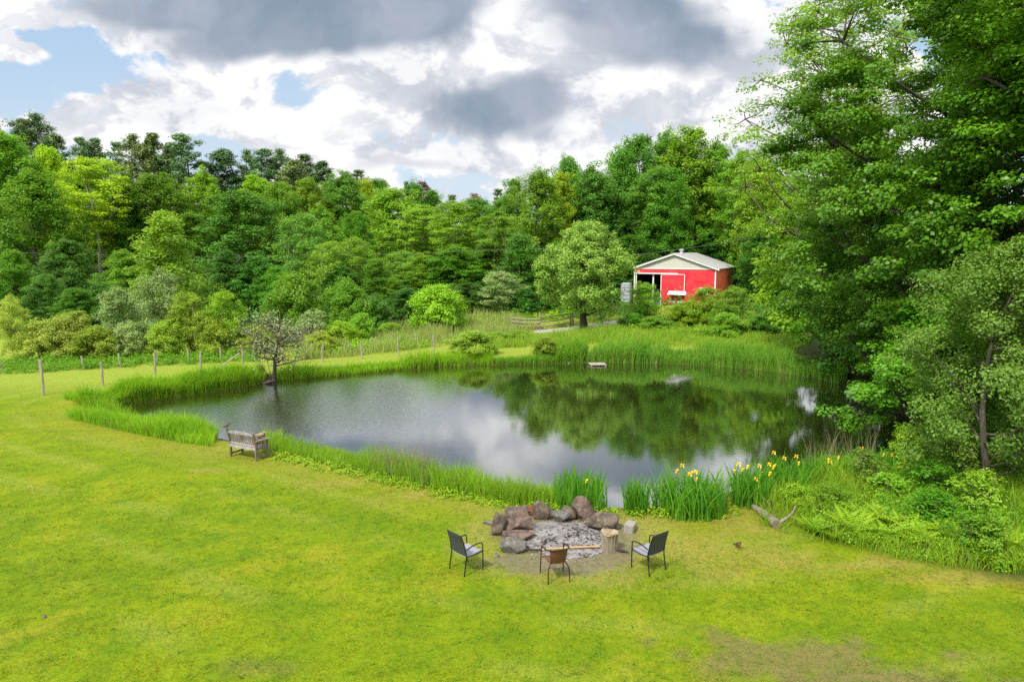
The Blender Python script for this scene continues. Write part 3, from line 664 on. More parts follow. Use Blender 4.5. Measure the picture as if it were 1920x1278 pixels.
WOODS = 'broadleaf trees of the wood behind the pond'
for px, top, hw, Y, kind, leaf, lab in (
    (18, 250, 78, 84, 'tall', 'spring', 'tall light green tree cut by the left edge of the photo'),
    (98, 278, 74, 88, 'broad', 'yellow', 'brightest yellow tree below the two tallest pines'),
    (180, 292, 86, 80, 'feather', 'yellow', 'large yellow green tree with pale twin trunks near the left'),
    (62, 322, 100, 72, 'broad', 'green', 'broad dark green tree in front of the bright yellow one'),
    (215, 362, 40, 84, 'tall', 'spring', 'light green tree squeezed between the twin trunked and the dome tree'),
    (245, 370, 42, 82, 'tall', 'cool', 'bluish green tree left below the dome shaped one'),
    (292, 324, 82, 83, 'dome', 'green', 'rich green dome shaped tree below the olive pines'),
    (385, 318, 46, 86, 'tall', 'lime', 'narrow fresh green tree below the big full crowned pine'),
    (360, 400, 60, 78, 'tall', 'green', 'mid green tree behind the yellow tipped poplar'),
    (452, 358, 100, 73, 'dome', 'deep', 'big dark green tree in the middle of the left wood'),
    (484, 328, 50, 92, 'tall', 'lime', 'pale fresh tree just above the big dark one'),
    (528, 342, 58, 84, 'dome', 'spring', 'light green round tree right above the big dark one'),
    (580, 336, 52, 88, 'tall', 'spring', 'light green tree with a peaked top below the last ridge pine'),
    (646, 326, 64, 94, 'tall', 'cool', 'large bluish green tree where the ridge falls'),
    (690, 338, 40, 100, 'tall', 'yellow', 'slim yellowish tree on the falling skyline'),
    (710, 336, 48, 106, 'dome', 'deep', 'dark round tree on the skyline before the lowest dip'),
    (775, 340, 42, 102, 'tall', 'cool', 'dark bluish tree on the skyline beside the dying pine'),
    (735, 350, 78, 84, 'dome', 'spring', 'bright rounded tree with dark trunks below, left of centre'),
    (812, 358, 40, 104, 'tall', 'green', 'mid green tree just right of the dying brown pine'),
    (668, 396, 44, 76, 'dome', 'green', 'small rounded green tree under the large bluish one'),
    (600, 388, 48, 72, 'tall', 'spring', 'light green peak behind the white stemmed birch'),
    (790, 383, 58, 80, 'feather', 'spring', 'loose light tree in the middle of the wood'),
    (852, 376, 66, 76, 'feather', 'spring', 'open light tree with forked pale trunks below the lowest skyline'),
    (895, 372, 70, 102, 'dome', 'green', 'far green tree closing the lowest skyline dip'),
    (945, 372, 60, 106, 'dome', 'green', 'far green tree right of the lowest skyline dip'),
    (940, 396, 56, 86, 'feather', 'spring', 'yellowish loose tree left of the tall golden one'),
    (968, 336, 48, 106, 'tall', 'cool', 'greyish tree rising left of the tall golden one'),
    (1010, 318, 66, 88, 'tall', 'spring', 'tall golden green tree left of the pond side round tree'),
    (1052, 325, 48, 92, 'tall', 'yellow', 'yellowish top right behind the tall golden green tree'),
    (1066, 290, 54, 112, 'dome', 'cool', 'dark bluish crown on the skyline left of the high right woods'),
    (1112, 310, 66, 92, 'tall', 'cool', 'tall bluish green tree behind the pond side round tree'),
    (1160, 280, 60, 96, 'tall', 'cool', 'tall fresh tree left of the highest crowns'),
    (1195, 254, 76, 100, 'dome', 'cool', 'high green crown, left one of the highest crowns'),
    (1250, 246, 60, 102, 'tall', 'green', 'high green crown in the middle of the highest crowns'),
    (1292, 240, 84, 98, 'tall', 'spring', 'highest light green tree straight above the red barn'),
    (1345, 262, 56, 98, 'tall', 'green', 'high tree above the right end of the red barn'),
    (1232, 310, 62, 92, 'feather', 'cool', 'leafy tree with visible dark trunks above the barn roof'),
    (1382, 282, 54, 90, 'feather', 'spring', 'thin tree with a pale trunk right of the barn'),
    (1420, 300, 54, 86, 'tall', 'spring', 'light tree half hidden behind the right maples'),
    (852, 462, 84, 66, 'broad', 'green', 'spreading green tree in the centre below the forked trunks'),
    (790, 478, 48, 62, 'tall', 'spring', 'slim light tree in front of the centre of the wood'),
    (750, 470, 46, 64, 'birch', 'spring', 'young tree with a thin pale stem left of the lime bush'),
    (935, 508, 48, 61, 'birch', 'sage', 'dull grey green tree right of the lime bush'),
): seen('broadleaf_tree', lab, 'tree', px, top, hw, Y, kind, leaf, PALEBARK if kind in ('feather', 'birch') else BARK, WOODS)
EDGE = 'young trees along the edge of the wood'
for px, top, hw, Y, kind, leaf, lab in (
    (310, 394, 78, 55, 'poplar', 'spring', 'full poplar with yellow leaf tips in front of the left wood'),
    (565, 400, 66, 63, 'birch', 'cool', 'pale birch with white stems in front of the big dark tree'),
    (615, 452, 48, 56, 'birch', 'spring', 'young light poplar left of the leaning one at mid left'),
    (660, 444, 48, 58, 'birch', 'spring', 'tallest young light tree above the green dome bush'),
    (705, 482, 46, 55, 'poplar', 'green', 'young grey stemmed tree right of the green dome bush'),
    (735, 520, 32, 54, 'poplar', 'green', 'short dark young tree beside the lime bush'),
): seen('young_tree', lab, 'tree', px, top, hw, Y, kind, leaf, PALEBARK, EDGE)
DARK = 'shaded evergreens in the depth of the wood'
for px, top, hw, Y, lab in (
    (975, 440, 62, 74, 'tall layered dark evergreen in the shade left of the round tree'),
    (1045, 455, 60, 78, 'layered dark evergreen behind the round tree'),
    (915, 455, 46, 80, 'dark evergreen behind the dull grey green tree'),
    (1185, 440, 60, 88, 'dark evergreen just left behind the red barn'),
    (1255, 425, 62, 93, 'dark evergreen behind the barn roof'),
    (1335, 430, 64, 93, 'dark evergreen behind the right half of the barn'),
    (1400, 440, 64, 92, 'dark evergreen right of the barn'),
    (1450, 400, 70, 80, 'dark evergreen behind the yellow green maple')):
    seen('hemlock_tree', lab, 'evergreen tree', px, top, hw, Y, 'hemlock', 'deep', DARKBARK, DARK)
SHADE = 'low leafy trees in the shade under the left wood'
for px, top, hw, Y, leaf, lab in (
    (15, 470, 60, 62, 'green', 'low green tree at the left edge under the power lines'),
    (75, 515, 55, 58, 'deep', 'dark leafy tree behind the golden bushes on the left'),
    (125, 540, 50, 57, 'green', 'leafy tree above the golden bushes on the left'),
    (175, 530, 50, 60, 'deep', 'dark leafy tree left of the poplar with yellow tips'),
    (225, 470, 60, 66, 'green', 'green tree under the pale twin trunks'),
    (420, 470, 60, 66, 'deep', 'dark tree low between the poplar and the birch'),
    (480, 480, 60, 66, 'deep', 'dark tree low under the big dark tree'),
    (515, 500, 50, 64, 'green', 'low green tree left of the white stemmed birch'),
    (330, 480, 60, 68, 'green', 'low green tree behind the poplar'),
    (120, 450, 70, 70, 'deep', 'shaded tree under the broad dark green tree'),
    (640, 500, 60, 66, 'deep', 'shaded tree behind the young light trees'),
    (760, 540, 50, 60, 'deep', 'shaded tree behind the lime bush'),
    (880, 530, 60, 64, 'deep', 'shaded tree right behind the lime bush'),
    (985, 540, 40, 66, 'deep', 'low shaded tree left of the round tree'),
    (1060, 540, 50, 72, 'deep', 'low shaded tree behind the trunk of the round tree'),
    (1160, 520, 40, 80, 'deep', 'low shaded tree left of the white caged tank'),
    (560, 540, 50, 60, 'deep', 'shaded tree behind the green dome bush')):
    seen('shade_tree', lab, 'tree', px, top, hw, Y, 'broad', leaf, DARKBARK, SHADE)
# trees deeper in, seen only through the gaps
rg = random.Random(5)
for i in range(46):
    Y = rg.choice((92, 100, 108, 116, 124)) + rg.uniform(-3, 3); px = -140 + i * 36 + rg.uniform(-14, 14)
    sky = np.interp(px, [-140, 60, 300, 420, 600, 700, 850, 950, 1060, 1190, 1300, 1500], [300, 320, 330, 345, 360, 380, 405, 410, 350, 300, 290, 300])
    seen('woodland_tree', 'woodland tree seen only through gaps between the trees in front', 'tree', px, sky + rg.uniform(10, 50), rg.uniform(50, 70), Y, 'dome', rg.choice(('deep', 'green', 'green', 'spring')), BARK, 'trees deep in the wood')

# ------------------------------------------------------------------ shrubs at the wood's foot and round the pond
HEDGE = 'bushes along the field edge'
for px, top, hw, Y, kind, leaf, lab in (
    (2, 556, 36, 43.5, 'willow', 'gold', 'golden bush cut by the left edge of the photo'),
    (50, 602, 46, 44, 'shrub', 'gold', 'low golden bush near the left edge'),
    (118, 586, 62, 45, 'shrub', 'gold', 'largest golden bush on the left'),
    (160, 612, 50, 44, 'shrub', 'olive', 'olive bush with bare grey twigs right of the largest golden bush'),
    (212, 540, 58, 48, 'willow', 'sage', 'silvery willow bush left of the poplar'),
    (228, 606, 48, 45, 'shrub', 'sage', 'low silvery bush under the silvery willow'),
    (292, 508, 58, 47, 'willow', 'sage', 'tall grey green willow in front of the poplar'),
    (345, 550, 52, 46, 'willow', 'olive', 'olive willow right of the tall grey green one'),
    (300, 600, 48, 45, 'shrub', 'olive', 'low olive bush under the tall grey green willow'),
    (412, 544, 50, 47, 'willow', 'lime', 'fresh yellow green bush left of the bare apple tree'),
    (385, 600, 42, 46, 'bush', 'olive', 'low bush in front of the fresh yellow green one'),
    (462, 610, 44, 47, 'shrub', 'olive', 'olive bush behind the bare apple tree'),
    (545, 516, 66, 55, 'bush', 'green', 'large green dome bush in the middle left'),
    (578, 584, 46, 50, 'shrub', 'sage', 'greyish bush with bare twigs under the dome bush'),
    (645, 528, 54, 56, 'bush', 'green', 'green bush right of the large dome bush'),
    (690, 560, 50, 56, 'bush', 'deep', 'dark green bush between the young trees'),
    (672, 588, 34, 52, 'bush', 'spring', 'small fresh bush before the dark green one'),
    (630, 604, 40, 50, 'bush', 'lime', 'lime bush low behind the leaning fence posts'),
    (725, 606, 34, 53, 'bush', 'lime', 'small lime bush left of the big lime one'),
    (820, 536, 68, 57, 'bush', 'lime', 'big bright lime bush at the centre of the wood edge'),
    (590, 622, 40, 47, 'bush', 'olive', 'yellowish bush right of the bare apple tree'),
    (884, 622, 56, 46, 'bush', 'olive', 'round olive bush growing on the far pond bank'),
    (1024, 632, 34, 45.6, 'bush', 'olive', 'small yellow green bush among the reeds on the far bank'),
    (935, 622, 34, 52, 'bush', 'spring', 'left low bush on the grass behind the far bank'),
    (972, 620, 32, 53, 'bush', 'lime', 'right low bush on the grass behind the far bank'),
    (1212, 530, 42, 61, 'willow', 'spring', 'green bush in front of the open barn door'),
    (1262, 574, 38, 60, 'bush', 'gold', 'yellow tipped bush below the red sliding door'),
    (1332, 538, 48, 59, 'willow', 'lime', 'tall bush hiding the right corner of the barn'),
    (1298, 566, 44, 58, 'bush', 'lime', 'leafy bush in front of the small roofed feeder'),
    (1385, 538, 46, 57, 'willow', 'spring', 'green bush between the barn and the maples'),
    (1370, 588, 46, 53, 'bush', 'spring', 'light bush above the far reeds, left of the maples'),
    (1440, 590, 50, 54, 'bush', 'green', 'dark bush above the end of the far reeds'),
    (1240, 592, 42, 57, 'bush', 'spring', 'low bush above the middle of the far reeds'),
    (1192, 588, 30, 58, 'bush', 'green', 'low dark bush right of the round tree'),
): seen('bush', lab, 'bush', px, top, hw, Y, kind, leaf, BARK, HEDGE)

# round tree on the far lawn: broad open crown right down to a short dark trunk
def one_tree(name, label, cat, x, y, g, leaf, bark, rz=0.0):
    o = empty(name, (x, y, gz(x, y) - .03), rz, label, cat); link('trunk', g[0], o, bark); link('crown', g[1], o, LM[leaf]); return o
Yr = 58.0
one_tree('round_tree', 'round grey green tree alone on the far lawn left of the red barn', 'tree', x_at(1098, 430, Yr), Yr,
         tree_geo(901, height_at(424, Yr) - .3, 5.1, .20, 'round', 74, 9, 74, .17, .27, .50, .8, .45, tr=.32, branches=.4, inner=.45), 'round', DARKBARK)
# half bare apple tree at the water
def apple():
    rng = np.random.default_rng(77); tb = MB(); P = []; H = 3.9
    b0 = ground(512, 706); o = empty('apple_tree', (b0.x, b0.y, b0.z - .05), 0, 'half bare apple tree leaning over the left pond bank', 'tree')
    stem = curve_pts([(0, 0, -.2), (.10, 0, .6), (.12, .1, 1.25), (.3, 0, 2.1), (.42, .1, 3.0), (.55, 0, 3.7)], 4); tb.tube(stem, [.13 - .1 * i / len(stem) for i in range(len(stem))], 8)
    for k in range(34):
        z = rng.uniform(.8, 3.0); az = k * 2.4; L = rng.uniform(1.2, 2.3) * (1.15 - .2 * z / 3); a = np.array([.1 + .12 * z, 0, z]); e = a + np.array([math.cos(az) * L, math.sin(az) * L, rng.uniform(.1, .9) * L * .6])
        p = limb_path(rng, a, e, -.06, 5); tb.tube(p, [.045, .035, .025, .016, .008], 5, False)
        for j in range(11):
            f = rng.uniform(.3, 1); i = int(f * 4 * .999); s = p[i] + (p[min(i + 1, 4)] - p[i]) * rng.random(); t = s + rng.normal(size=3) * .38 + [0, 0, .12]; tb.tube([s, (s + t) / 2 + rng.normal(size=3) * .04, t], [.012, .009, .005], 3, False)
            for q in (.5, 1.0): P.append(s + (t - s) * q + rng.normal(size=(4, 3)) * .15)
    for k in range(5): tb.tube(limb_path(rng, (-.1 + rng.normal() * .1, 0, -.1), (-.5 - .25 * k, rng.normal() * .3, 1.0 + rng.random()), .05, 5), [.02, .017, .013, .01, .005], 4, False)
    P = np.concatenate(P); V, Fc = leaf_cards(rng, P, unit(rng.normal(size=P.shape) + [0, 0, .6]), .115, .6)
    tb.build('trunk', DARKBARK, o, True); link('crown', npmesh('crown', V, Fc, tint=rng.random(len(P))), o, LM['apple'])
apple()

# ------------------------------------------------------------------ big trees over the right bank
def bough_tree(name, label, x, y, g, leaf, bark=DARKBARK, cat='tree', rz=0.0): return one_tree(name, label, cat, x, y, g, leaf, bark, rz)
bough_tree('maple_tree', 'largest dark green maple hanging over the right end of the pond', 19.2, 29.5,
           tree_geo(311, 21, 9.6, .07, 'round', 150, 9, 165, .145, .20, .78, .48, .85, tr=.42, branches=.35, aspect=.8, inner=.42, limbs=16), 'maple')
bough_tree('maple_tree', 'yellow green maple right of the barn behind the largest maple', 21.6, 45,
           tree_geo(312, 16.5, 6.6, .05, 'broad', 80, 8, 70, .26, .25, .80, .5, .85, tr=.32, branches=.35, aspect=.75, limbs=12), 'lime')
bough_tree('ash_tree', 'tall thin leaved tree with sky showing through, left top of the right trees', 19.2, 41,
           tree_geo(313, 23, 8.0, .24, 'oval', 110, 7, 50, .19, .26, .85, .32, 1.0, tr=.30, branches=1.1, aspect=.5, limbs=30), 'spring', BARK)
bough_tree('maple_tree', 'dark maple with a thick slanting limb in the top right corner', 17.2, 21.5,
           tree_geo(314, 21, 6.0, .50, 'vase', 64, 9, 130, .13, .26, .70, .5, .8, tr=.36, branches=.6, aspect=.8, limbs=20), 'maple')
bough_tree('maple_tree', 'low maple reaching out flat over the water at the right shore', 15.6, 24.2,
           tree_geo(315, 5.6, 4.0, .10, 'broad', 48, 8, 130, .125, .28, .52, .42, .9, tr=.14, branches=.6, aspect=.8, limbs=14), 'maple')
bough_tree('alder_tree', 'pale small leaved tree with a crooked grey stem at the right edge', 13.9, 19.0,
           tree_geo(316, 7.4, 3.5, .12, 'round', 84, 8, 90, .08, .22, .42, .7, .5, tr=.09, branches=.6, aspect=.62, limbs=12, stems=1), 'grey', BARK)
bough_tree('alder_tree', 'second pale small leaved tree, further back under the largest maple', 16.6, 22.5,
           tree_geo(317, 6.6, 3.2, .10, 'round', 56, 7, 70, .10, .22, .42, .75, .4, tr=.11, branches=.8, limbs=14, stems=2), 'grey', BARK)
bough_tree('maple_tree', 'fresh green maple boughs at the right edge above the pale tree', 17.6, 17.5,
           tree_geo(318, 11.5, 4.0, .40, 'round', 48, 8, 130, .11, .28, .52, .45, .85, tr=.2, branches=.6, aspect=.8, limbs=12), 'maple')
bough_tree('maple_tree', 'shaded maple at the far end of the right shore', 21.5, 37,
           tree_geo(319, 12, 6.2, .04, 'broad', 70, 8, 64, .22, .26, .75, .5, .85, tr=.28, branches=.4, aspect=.8, limbs=12), 'maple')
bough_tree('maple_tree', 'tall maple filling the right background behind the largest one', 28, 36,
           tree_geo(320, 22, 8.5, .05, 'round', 70, 8, 60, .30, .27, 1.0, .5, .85, tr=.4, branches=.3, aspect=.8, limbs=12), 'maple')
bough_tree('maple_tree', 'tall maple at the right edge behind the pale tree', 25.5, 25,
           tree_geo(321, 20, 7.0, .05, 'round', 60, 8, 64, .26, .27, .9, .5, .85, tr=.36, branches=.3, aspect=.8, limbs=12), 'maple')
bough_tree('maple_tree', 'shaded maple filling the gap above the pale small leaved tree', 18.6, 24.5,
           tree_geo(322, 16, 5.2, .22, 'round', 60, 8, 110, .14, .27, .62, .5, .85, tr=.26, branches=.4, aspect=.8, limbs=10), 'maple')
# ------------------------------------------------------------------ leafy ground cover
def ground_leaves(name, seed, poly, n, r, leaves, size, mats, hgt=1.0, aspect=.6):
    rng = np.random.default_rng(seed); x, y = scatter(rng, n, poly); k = pond_sd(x, y) > .15; x, y = x[k], y[k]; n = len(x)
    cr = rng.uniform(.6, 1.3, n) * r * (.6 + .8 * fbm(x * .45, y * .45, seed, 2)); idx = np.repeat(np.arange(n), leaves); d = unit(rng.normal(size=(len(idx), 3))); d[:, 2] = np.abs(d[:, 2])
    P = np.stack([x, y, terrain_z(x, y)], 1)[idx] + d * (cr[idx] * rng.random(len(idx)) ** .35)[:, None] * np.array([1, 1, 1.25 * hgt])
    N = unit(d * .5 + np.array([0, 0, .7]) + rng.normal(size=P.shape) * .45); V, Fc = leaf_cards(rng, P, N, size, aspect)
    return tag(link(name, npmesh(name, V, Fc, tint=np.clip(rng.random(n)[idx] * .7 + rng.random(len(idx)) * .4, 0, 1)), mat=LM[mats]), kind='stuff')
ground_leaves('weeds', 71, [at(-60, 700), at(0, 702), at(200, 690), at(480, 678), at(480, 664), at(200, 672), at(-60, 684)], 420, .42, 34, .13, 'green')
ground_leaves('weeds', 72, [at(560, 672), at(700, 658), at(800, 652), at(800, 640), at(700, 640), at(560, 655)], 330, .45, 34, .15, 'lime')
ground_leaves('undergrowth', 73, [at(1500, 990), at(1600, 1022), at(1720, 1048), at(1920, 1072), at(2080, 1090), at(2080, 900), at(1900, 880), at(1690, 872), at(1560, 905)], 520, .26, 40, .075, 'spring')
ground_leaves('undergrowth', 74, [at(1640, 980), at(1760, 1000), at(1960, 1010), at(2060, 880), at(1880, 850), at(1660, 865)], 420, .36, 50, .09, 'green', 1.2)
ground_leaves('undergrowth', 75, [(22, 24), (16.5, 25), (19.2, 36), (21, 43), (27, 50), (34, 44), (32, 26)], 700, .6, 30, .2, 'maple', 1.2)
ground_leaves('undergrowth', 76, [(-75, 58), (30, 62), (44, 74), (60, 120), (-60, 130), (-110, 110)], 2600, 1.3, 30, .30, 'deep', 1.3)
ground_leaves('bank_weeds', 77, [at(500, 862), at(640, 890), at(800, 926), at(960, 954), at(1150, 968), at(1380, 972), at(1400, 950), at(1150, 955), at(980, 938), at(800, 905), at(640, 868), at(505, 846)], 360, .17, 30, .06, 'lime')
ground_leaves('weeds', 78, [ground(1150, 628), ground(1300, 634), ground(1480, 650), ground(1500, 632), ground(1300, 612), ground(1170, 612)], 330, .5, 30, .16, 'spring')
ground_leaves('weeds', 79, [ground(900, 612), ground(1000, 602), ground(1080, 596), ground(1080, 590), ground(980, 594), ground(880, 604)], 260, .5, 26, .16, 'lime')

ground_leaves('lawn_weeds', 80, [at(-40, 900), at(420, 890), at(900, 950), at(1400, 1010), at(1960, 1100), at(2000, 1290), at(-60, 1290)], 1100, .05, 7, .034, 'green', .5)
# ------------------------------------------------------------------ wet bank: irises in bloom
STEM = plain('iris_stem', (.10, .30, .02), .6)
PETAL = plain('iris_petal', (.85, .50, .010), .5, var=.2)
def iris(label, px, base, top, hw, n, nf, seed, curve=.38):
    rng = np.random.default_rng(seed); b = at(px, base); Y = b.y; Wd = hw * (Y / F); H = max(.5, height_at(top, Y + Wd * .4)); o = empty('iris_clump', (b.x, b.y + Wd * .45, 0), 0, label, 'iris', 'iris clumps on the near bank')
    a = rng.uniform(0, 6.28, n); q = rng.random(n) ** .6; x = np.cos(a) * q * Wd; y = np.sin(a) * q * min(Wd, .8); zz = terrain_z(x + o.location.x, y + o.location.y); zz = np.maximum(zz, WZ - .05)
    p = rng.random(n)[:, None]; c = np.array([.06, .25, .014]) + (np.array([.22, .50, .035]) - [.06, .25, .014]) * p
    link('leaves', blade_mesh('leaves', rng, x, y, (H - zz) * rng.uniform(.62, 1.02, n), rng.uniform(.022, .042, n), c, curve, z=zz, segs=4), o, GRASS)
    for k in range(nf):
        fx, fy = rng.uniform(-.9, .9) * Wd, rng.uniform(-.7, .5) * min(Wd, .8); z0 = float(terrain_z(np.array([fx + o.location.x]), np.array([fy + o.location.y]))[0]); h = H * rng.uniform(.62, .98)
        MB().tube([(fx, fy, z0), (fx + .03, fy, h)], .006, 4).build('stem', STEM, o); m = MB(); r = .055
        for j in range(6):
            t = j * math.pi / 3 + k; up = .05 if j % 2 else -.05; w = .032
            c_, s_ = math.cos(t), math.sin(t)
            m.add([(fx + .03, fy, h), (fx + .03 + c_ * r * .6 - s_ * w, fy + s_ * r * .6 + c_ * w, h + .02 + up * .3), (fx + .03 + c_ * r * 1.2, fy + s_ * r * 1.2, h + up), (fx + .03 + c_ * r * .6 + s_ * w, fy + s_ * r * .6 - c_ * w, h + .02 + up * .3)], [(0, 1, 2, 3)])
        m.build('flower', PETAL, o)
    return o
iris('upright iris clump behind the fire ring with one yellow bloom', 1090, 956, 874, 54, 420, 1, 201, .22)
iris('smallest iris clump, between two strips of open water', 1195, 962, 888, 24, 170, 0, 202, .3)
iris('largest arching iris clump right of the fire ring', 1300, 970, 872, 74, 560, 6, 203, .55)
iris('dark iris clump with most of the yellow blooms, near the fallen log', 1408, 950, 862, 38, 260, 9, 204, .45)
iris('iris clump with yellow blooms right behind the fallen log', 1475, 925, 852, 48, 320, 6, 205, .45)
iris('iris clump with reddish grass heads at the dark end of the pond', 1560, 905, 848, 54, 340, 3, 206, .45)
iris('low iris clump at the foot of the leafy bank on the right', 1650, 893, 838, 50, 300, 5, 207, .45)
tag(iris('single small iris with one bloom at the lawn edge', 1341, 972, 950, 8, 16, 1, 208, .5), group='')

# ------------------------------------------------------------------ ferns and leafy plants on the right bank
def fern_geo(seed):
    rng = np.random.default_rng(seed); P = []; Fs = []; T = []
    for k in range(11):
        az = k * 2.4 + rng.uniform(-.3, .3); L = rng.uniform(.55, .85); up = rng.uniform(.55, 1.0); d = np.array([math.cos(az), math.sin(az), 0]); s = np.array([-d[1], d[0], 0]); tn = rng.random() * .6
        for i in range(15):
            t = (i + 1) / 15; c = d * L * (.25 * t + .6 * t * t) + np.array([0, 0, L * up * (1.05 * t - .5 * t * t)]); w = .17 * L * math.sin(math.pi * min(1, .12 + .9 * t)) * 1.25; fw = d * .03 * L / .7 + np.array([0, 0, .012])
            for sg in (-1, 1):
                o = len(P); P += [c - fw * .7, c + s * sg * w * .5 + fw * 1.2, c + s * sg * w + fw * .8 - [0, 0, .02], c + s * sg * w * .5 - fw * .3]; Fs.append((o, o + 1, o + 2, o + 3)); T.append(tn + rng.random() * .4)
    return npmesh('fronds', P, Fs, tint=T)
FERNS = [fern_geo(k) for k in (1, 2, 3)]
rf = random.Random(9); FP = [(1530, 1000), (1560, 1010), (1595, 1000), (1625, 1018), (1580, 985), (1655, 1010), (1690, 1026), (1725, 1018), (1760, 1036), (1700, 1000), (1795, 1040), (1830, 1052), (1865, 1046), (1900, 1062), (1740, 996), (1780, 1012), (1840, 1020), (1880, 1026), (1915, 1040), (1660, 985), (1620, 975), (1820, 1000)]
for i, (px, py) in enumerate(sorted(FP)):
    q = ground(px, py); s = rf.uniform(.7, 1.4); me = FERNS[i % 3]
    o = bpy.data.objects.new('fern', me); COL.objects.link(o)
    if not me.materials: me.materials.append(LM['fern'])
    o.location = q; o.scale = (s, s, s); o.rotation_euler = (0, 0, rf.uniform(0, 6.28))
    tag(o, 'bright yellow green fern in the patch below the right trees', 'fern', 'ferns along the lawn edge')
for px, base, top, hw, leaf, lab in (
    (1600, 905, 858, 46, 'spring', 'leafy shrub between the irises and the dark water edge'),
    (1655, 930, 842, 50, 'grey', 'loose shrub with pale leaves in front of the dark water edge'),
    (1735, 900, 792, 44, 'lime', 'pointed fresh shrub against the dark hollow under the maple'),
    (1700, 955, 885, 60, 'spring', 'wide leafy shrub above the middle of the fern patch'),
    (1790, 945, 862, 60, 'green', 'green shrub under the pale small leaved tree'),
    (1855, 920, 818, 60, 'grey', 'tall pale shrub at the foot of the pale small leaved tree'),
    (1800, 1000, 915, 66, 'green', 'broad leaved shrub above the right end of the fern patch'),
    (1890, 985, 880, 62, 'spring', 'leafy shrub at the right edge above the ferns'),
    (1870, 1050, 965, 56, 'green', 'low dark leaved shrub at the right edge of the lawn'),
    (1920, 1064, 960, 50, 'spring', 'shrub cut by the right edge beside the lawn'),
    (1520, 960, 905, 44, 'lime', 'grassy leafed shrub right behind the fallen log'),
    (1590, 960, 905, 50, 'spring', 'low shrub behind the left end of the fern patch')):
    q = at(px, base); Y = q.y + hw * q.y / F * .7
    plant('leafy_shrub', lab, 'shrub', x_at(px, 400, Y), Y, max(.4, height_at(top, Y)), hw * Y / F, 'loose', leaf, BARK, 'shrubs on the right bank')

# ------------------------------------------------------------------ red barn
def ribmat(name, c, scale=14, rough=.45, wear=.12, stain=None):
    m, t, out = newmat(name); p = t.new('ShaderNodeBsdfPrincipled'); t.l.new(p.outputs[0], out.inputs[0])
    oc = t.new('ShaderNodeTexCoord').outputs['Object']; sp = t.new('ShaderNodeSeparateXYZ'); t.l.new(oc, sp.inputs[0])
    s = t.math('ADD', sp.outputs[0], sp.outputs[1]); w = t.math('PINGPONG', t.math('MULTIPLY', s, scale / 6.0), .5); w = t.maprange(w, .30, .45)
    n = t.noise(oc, 1.3, 5, .6); col = t.mix(t.maprange(n, .35, .7), c, tuple(x * (1 - wear) + .35 * wear for x in c))
    if stain: col = t.mix(t.math('MULTIPLY', t.maprange(sp.outputs[2], .5, 0), t.maprange(t.noise(oc, 5, 4, .6), .35, .6)), col, stain)
    t.put(p.inputs['Base Color'], col); p.inputs['Roughness'].default_value = rough
    b = t.new('ShaderNodeBump'); b.inputs['Strength'].default_value = .5; b.inputs['Distance'].default_value = .03
    t.put(b.inputs['Height'], w); t.l.new(b.outputs[0], p.inputs['Normal']); return m
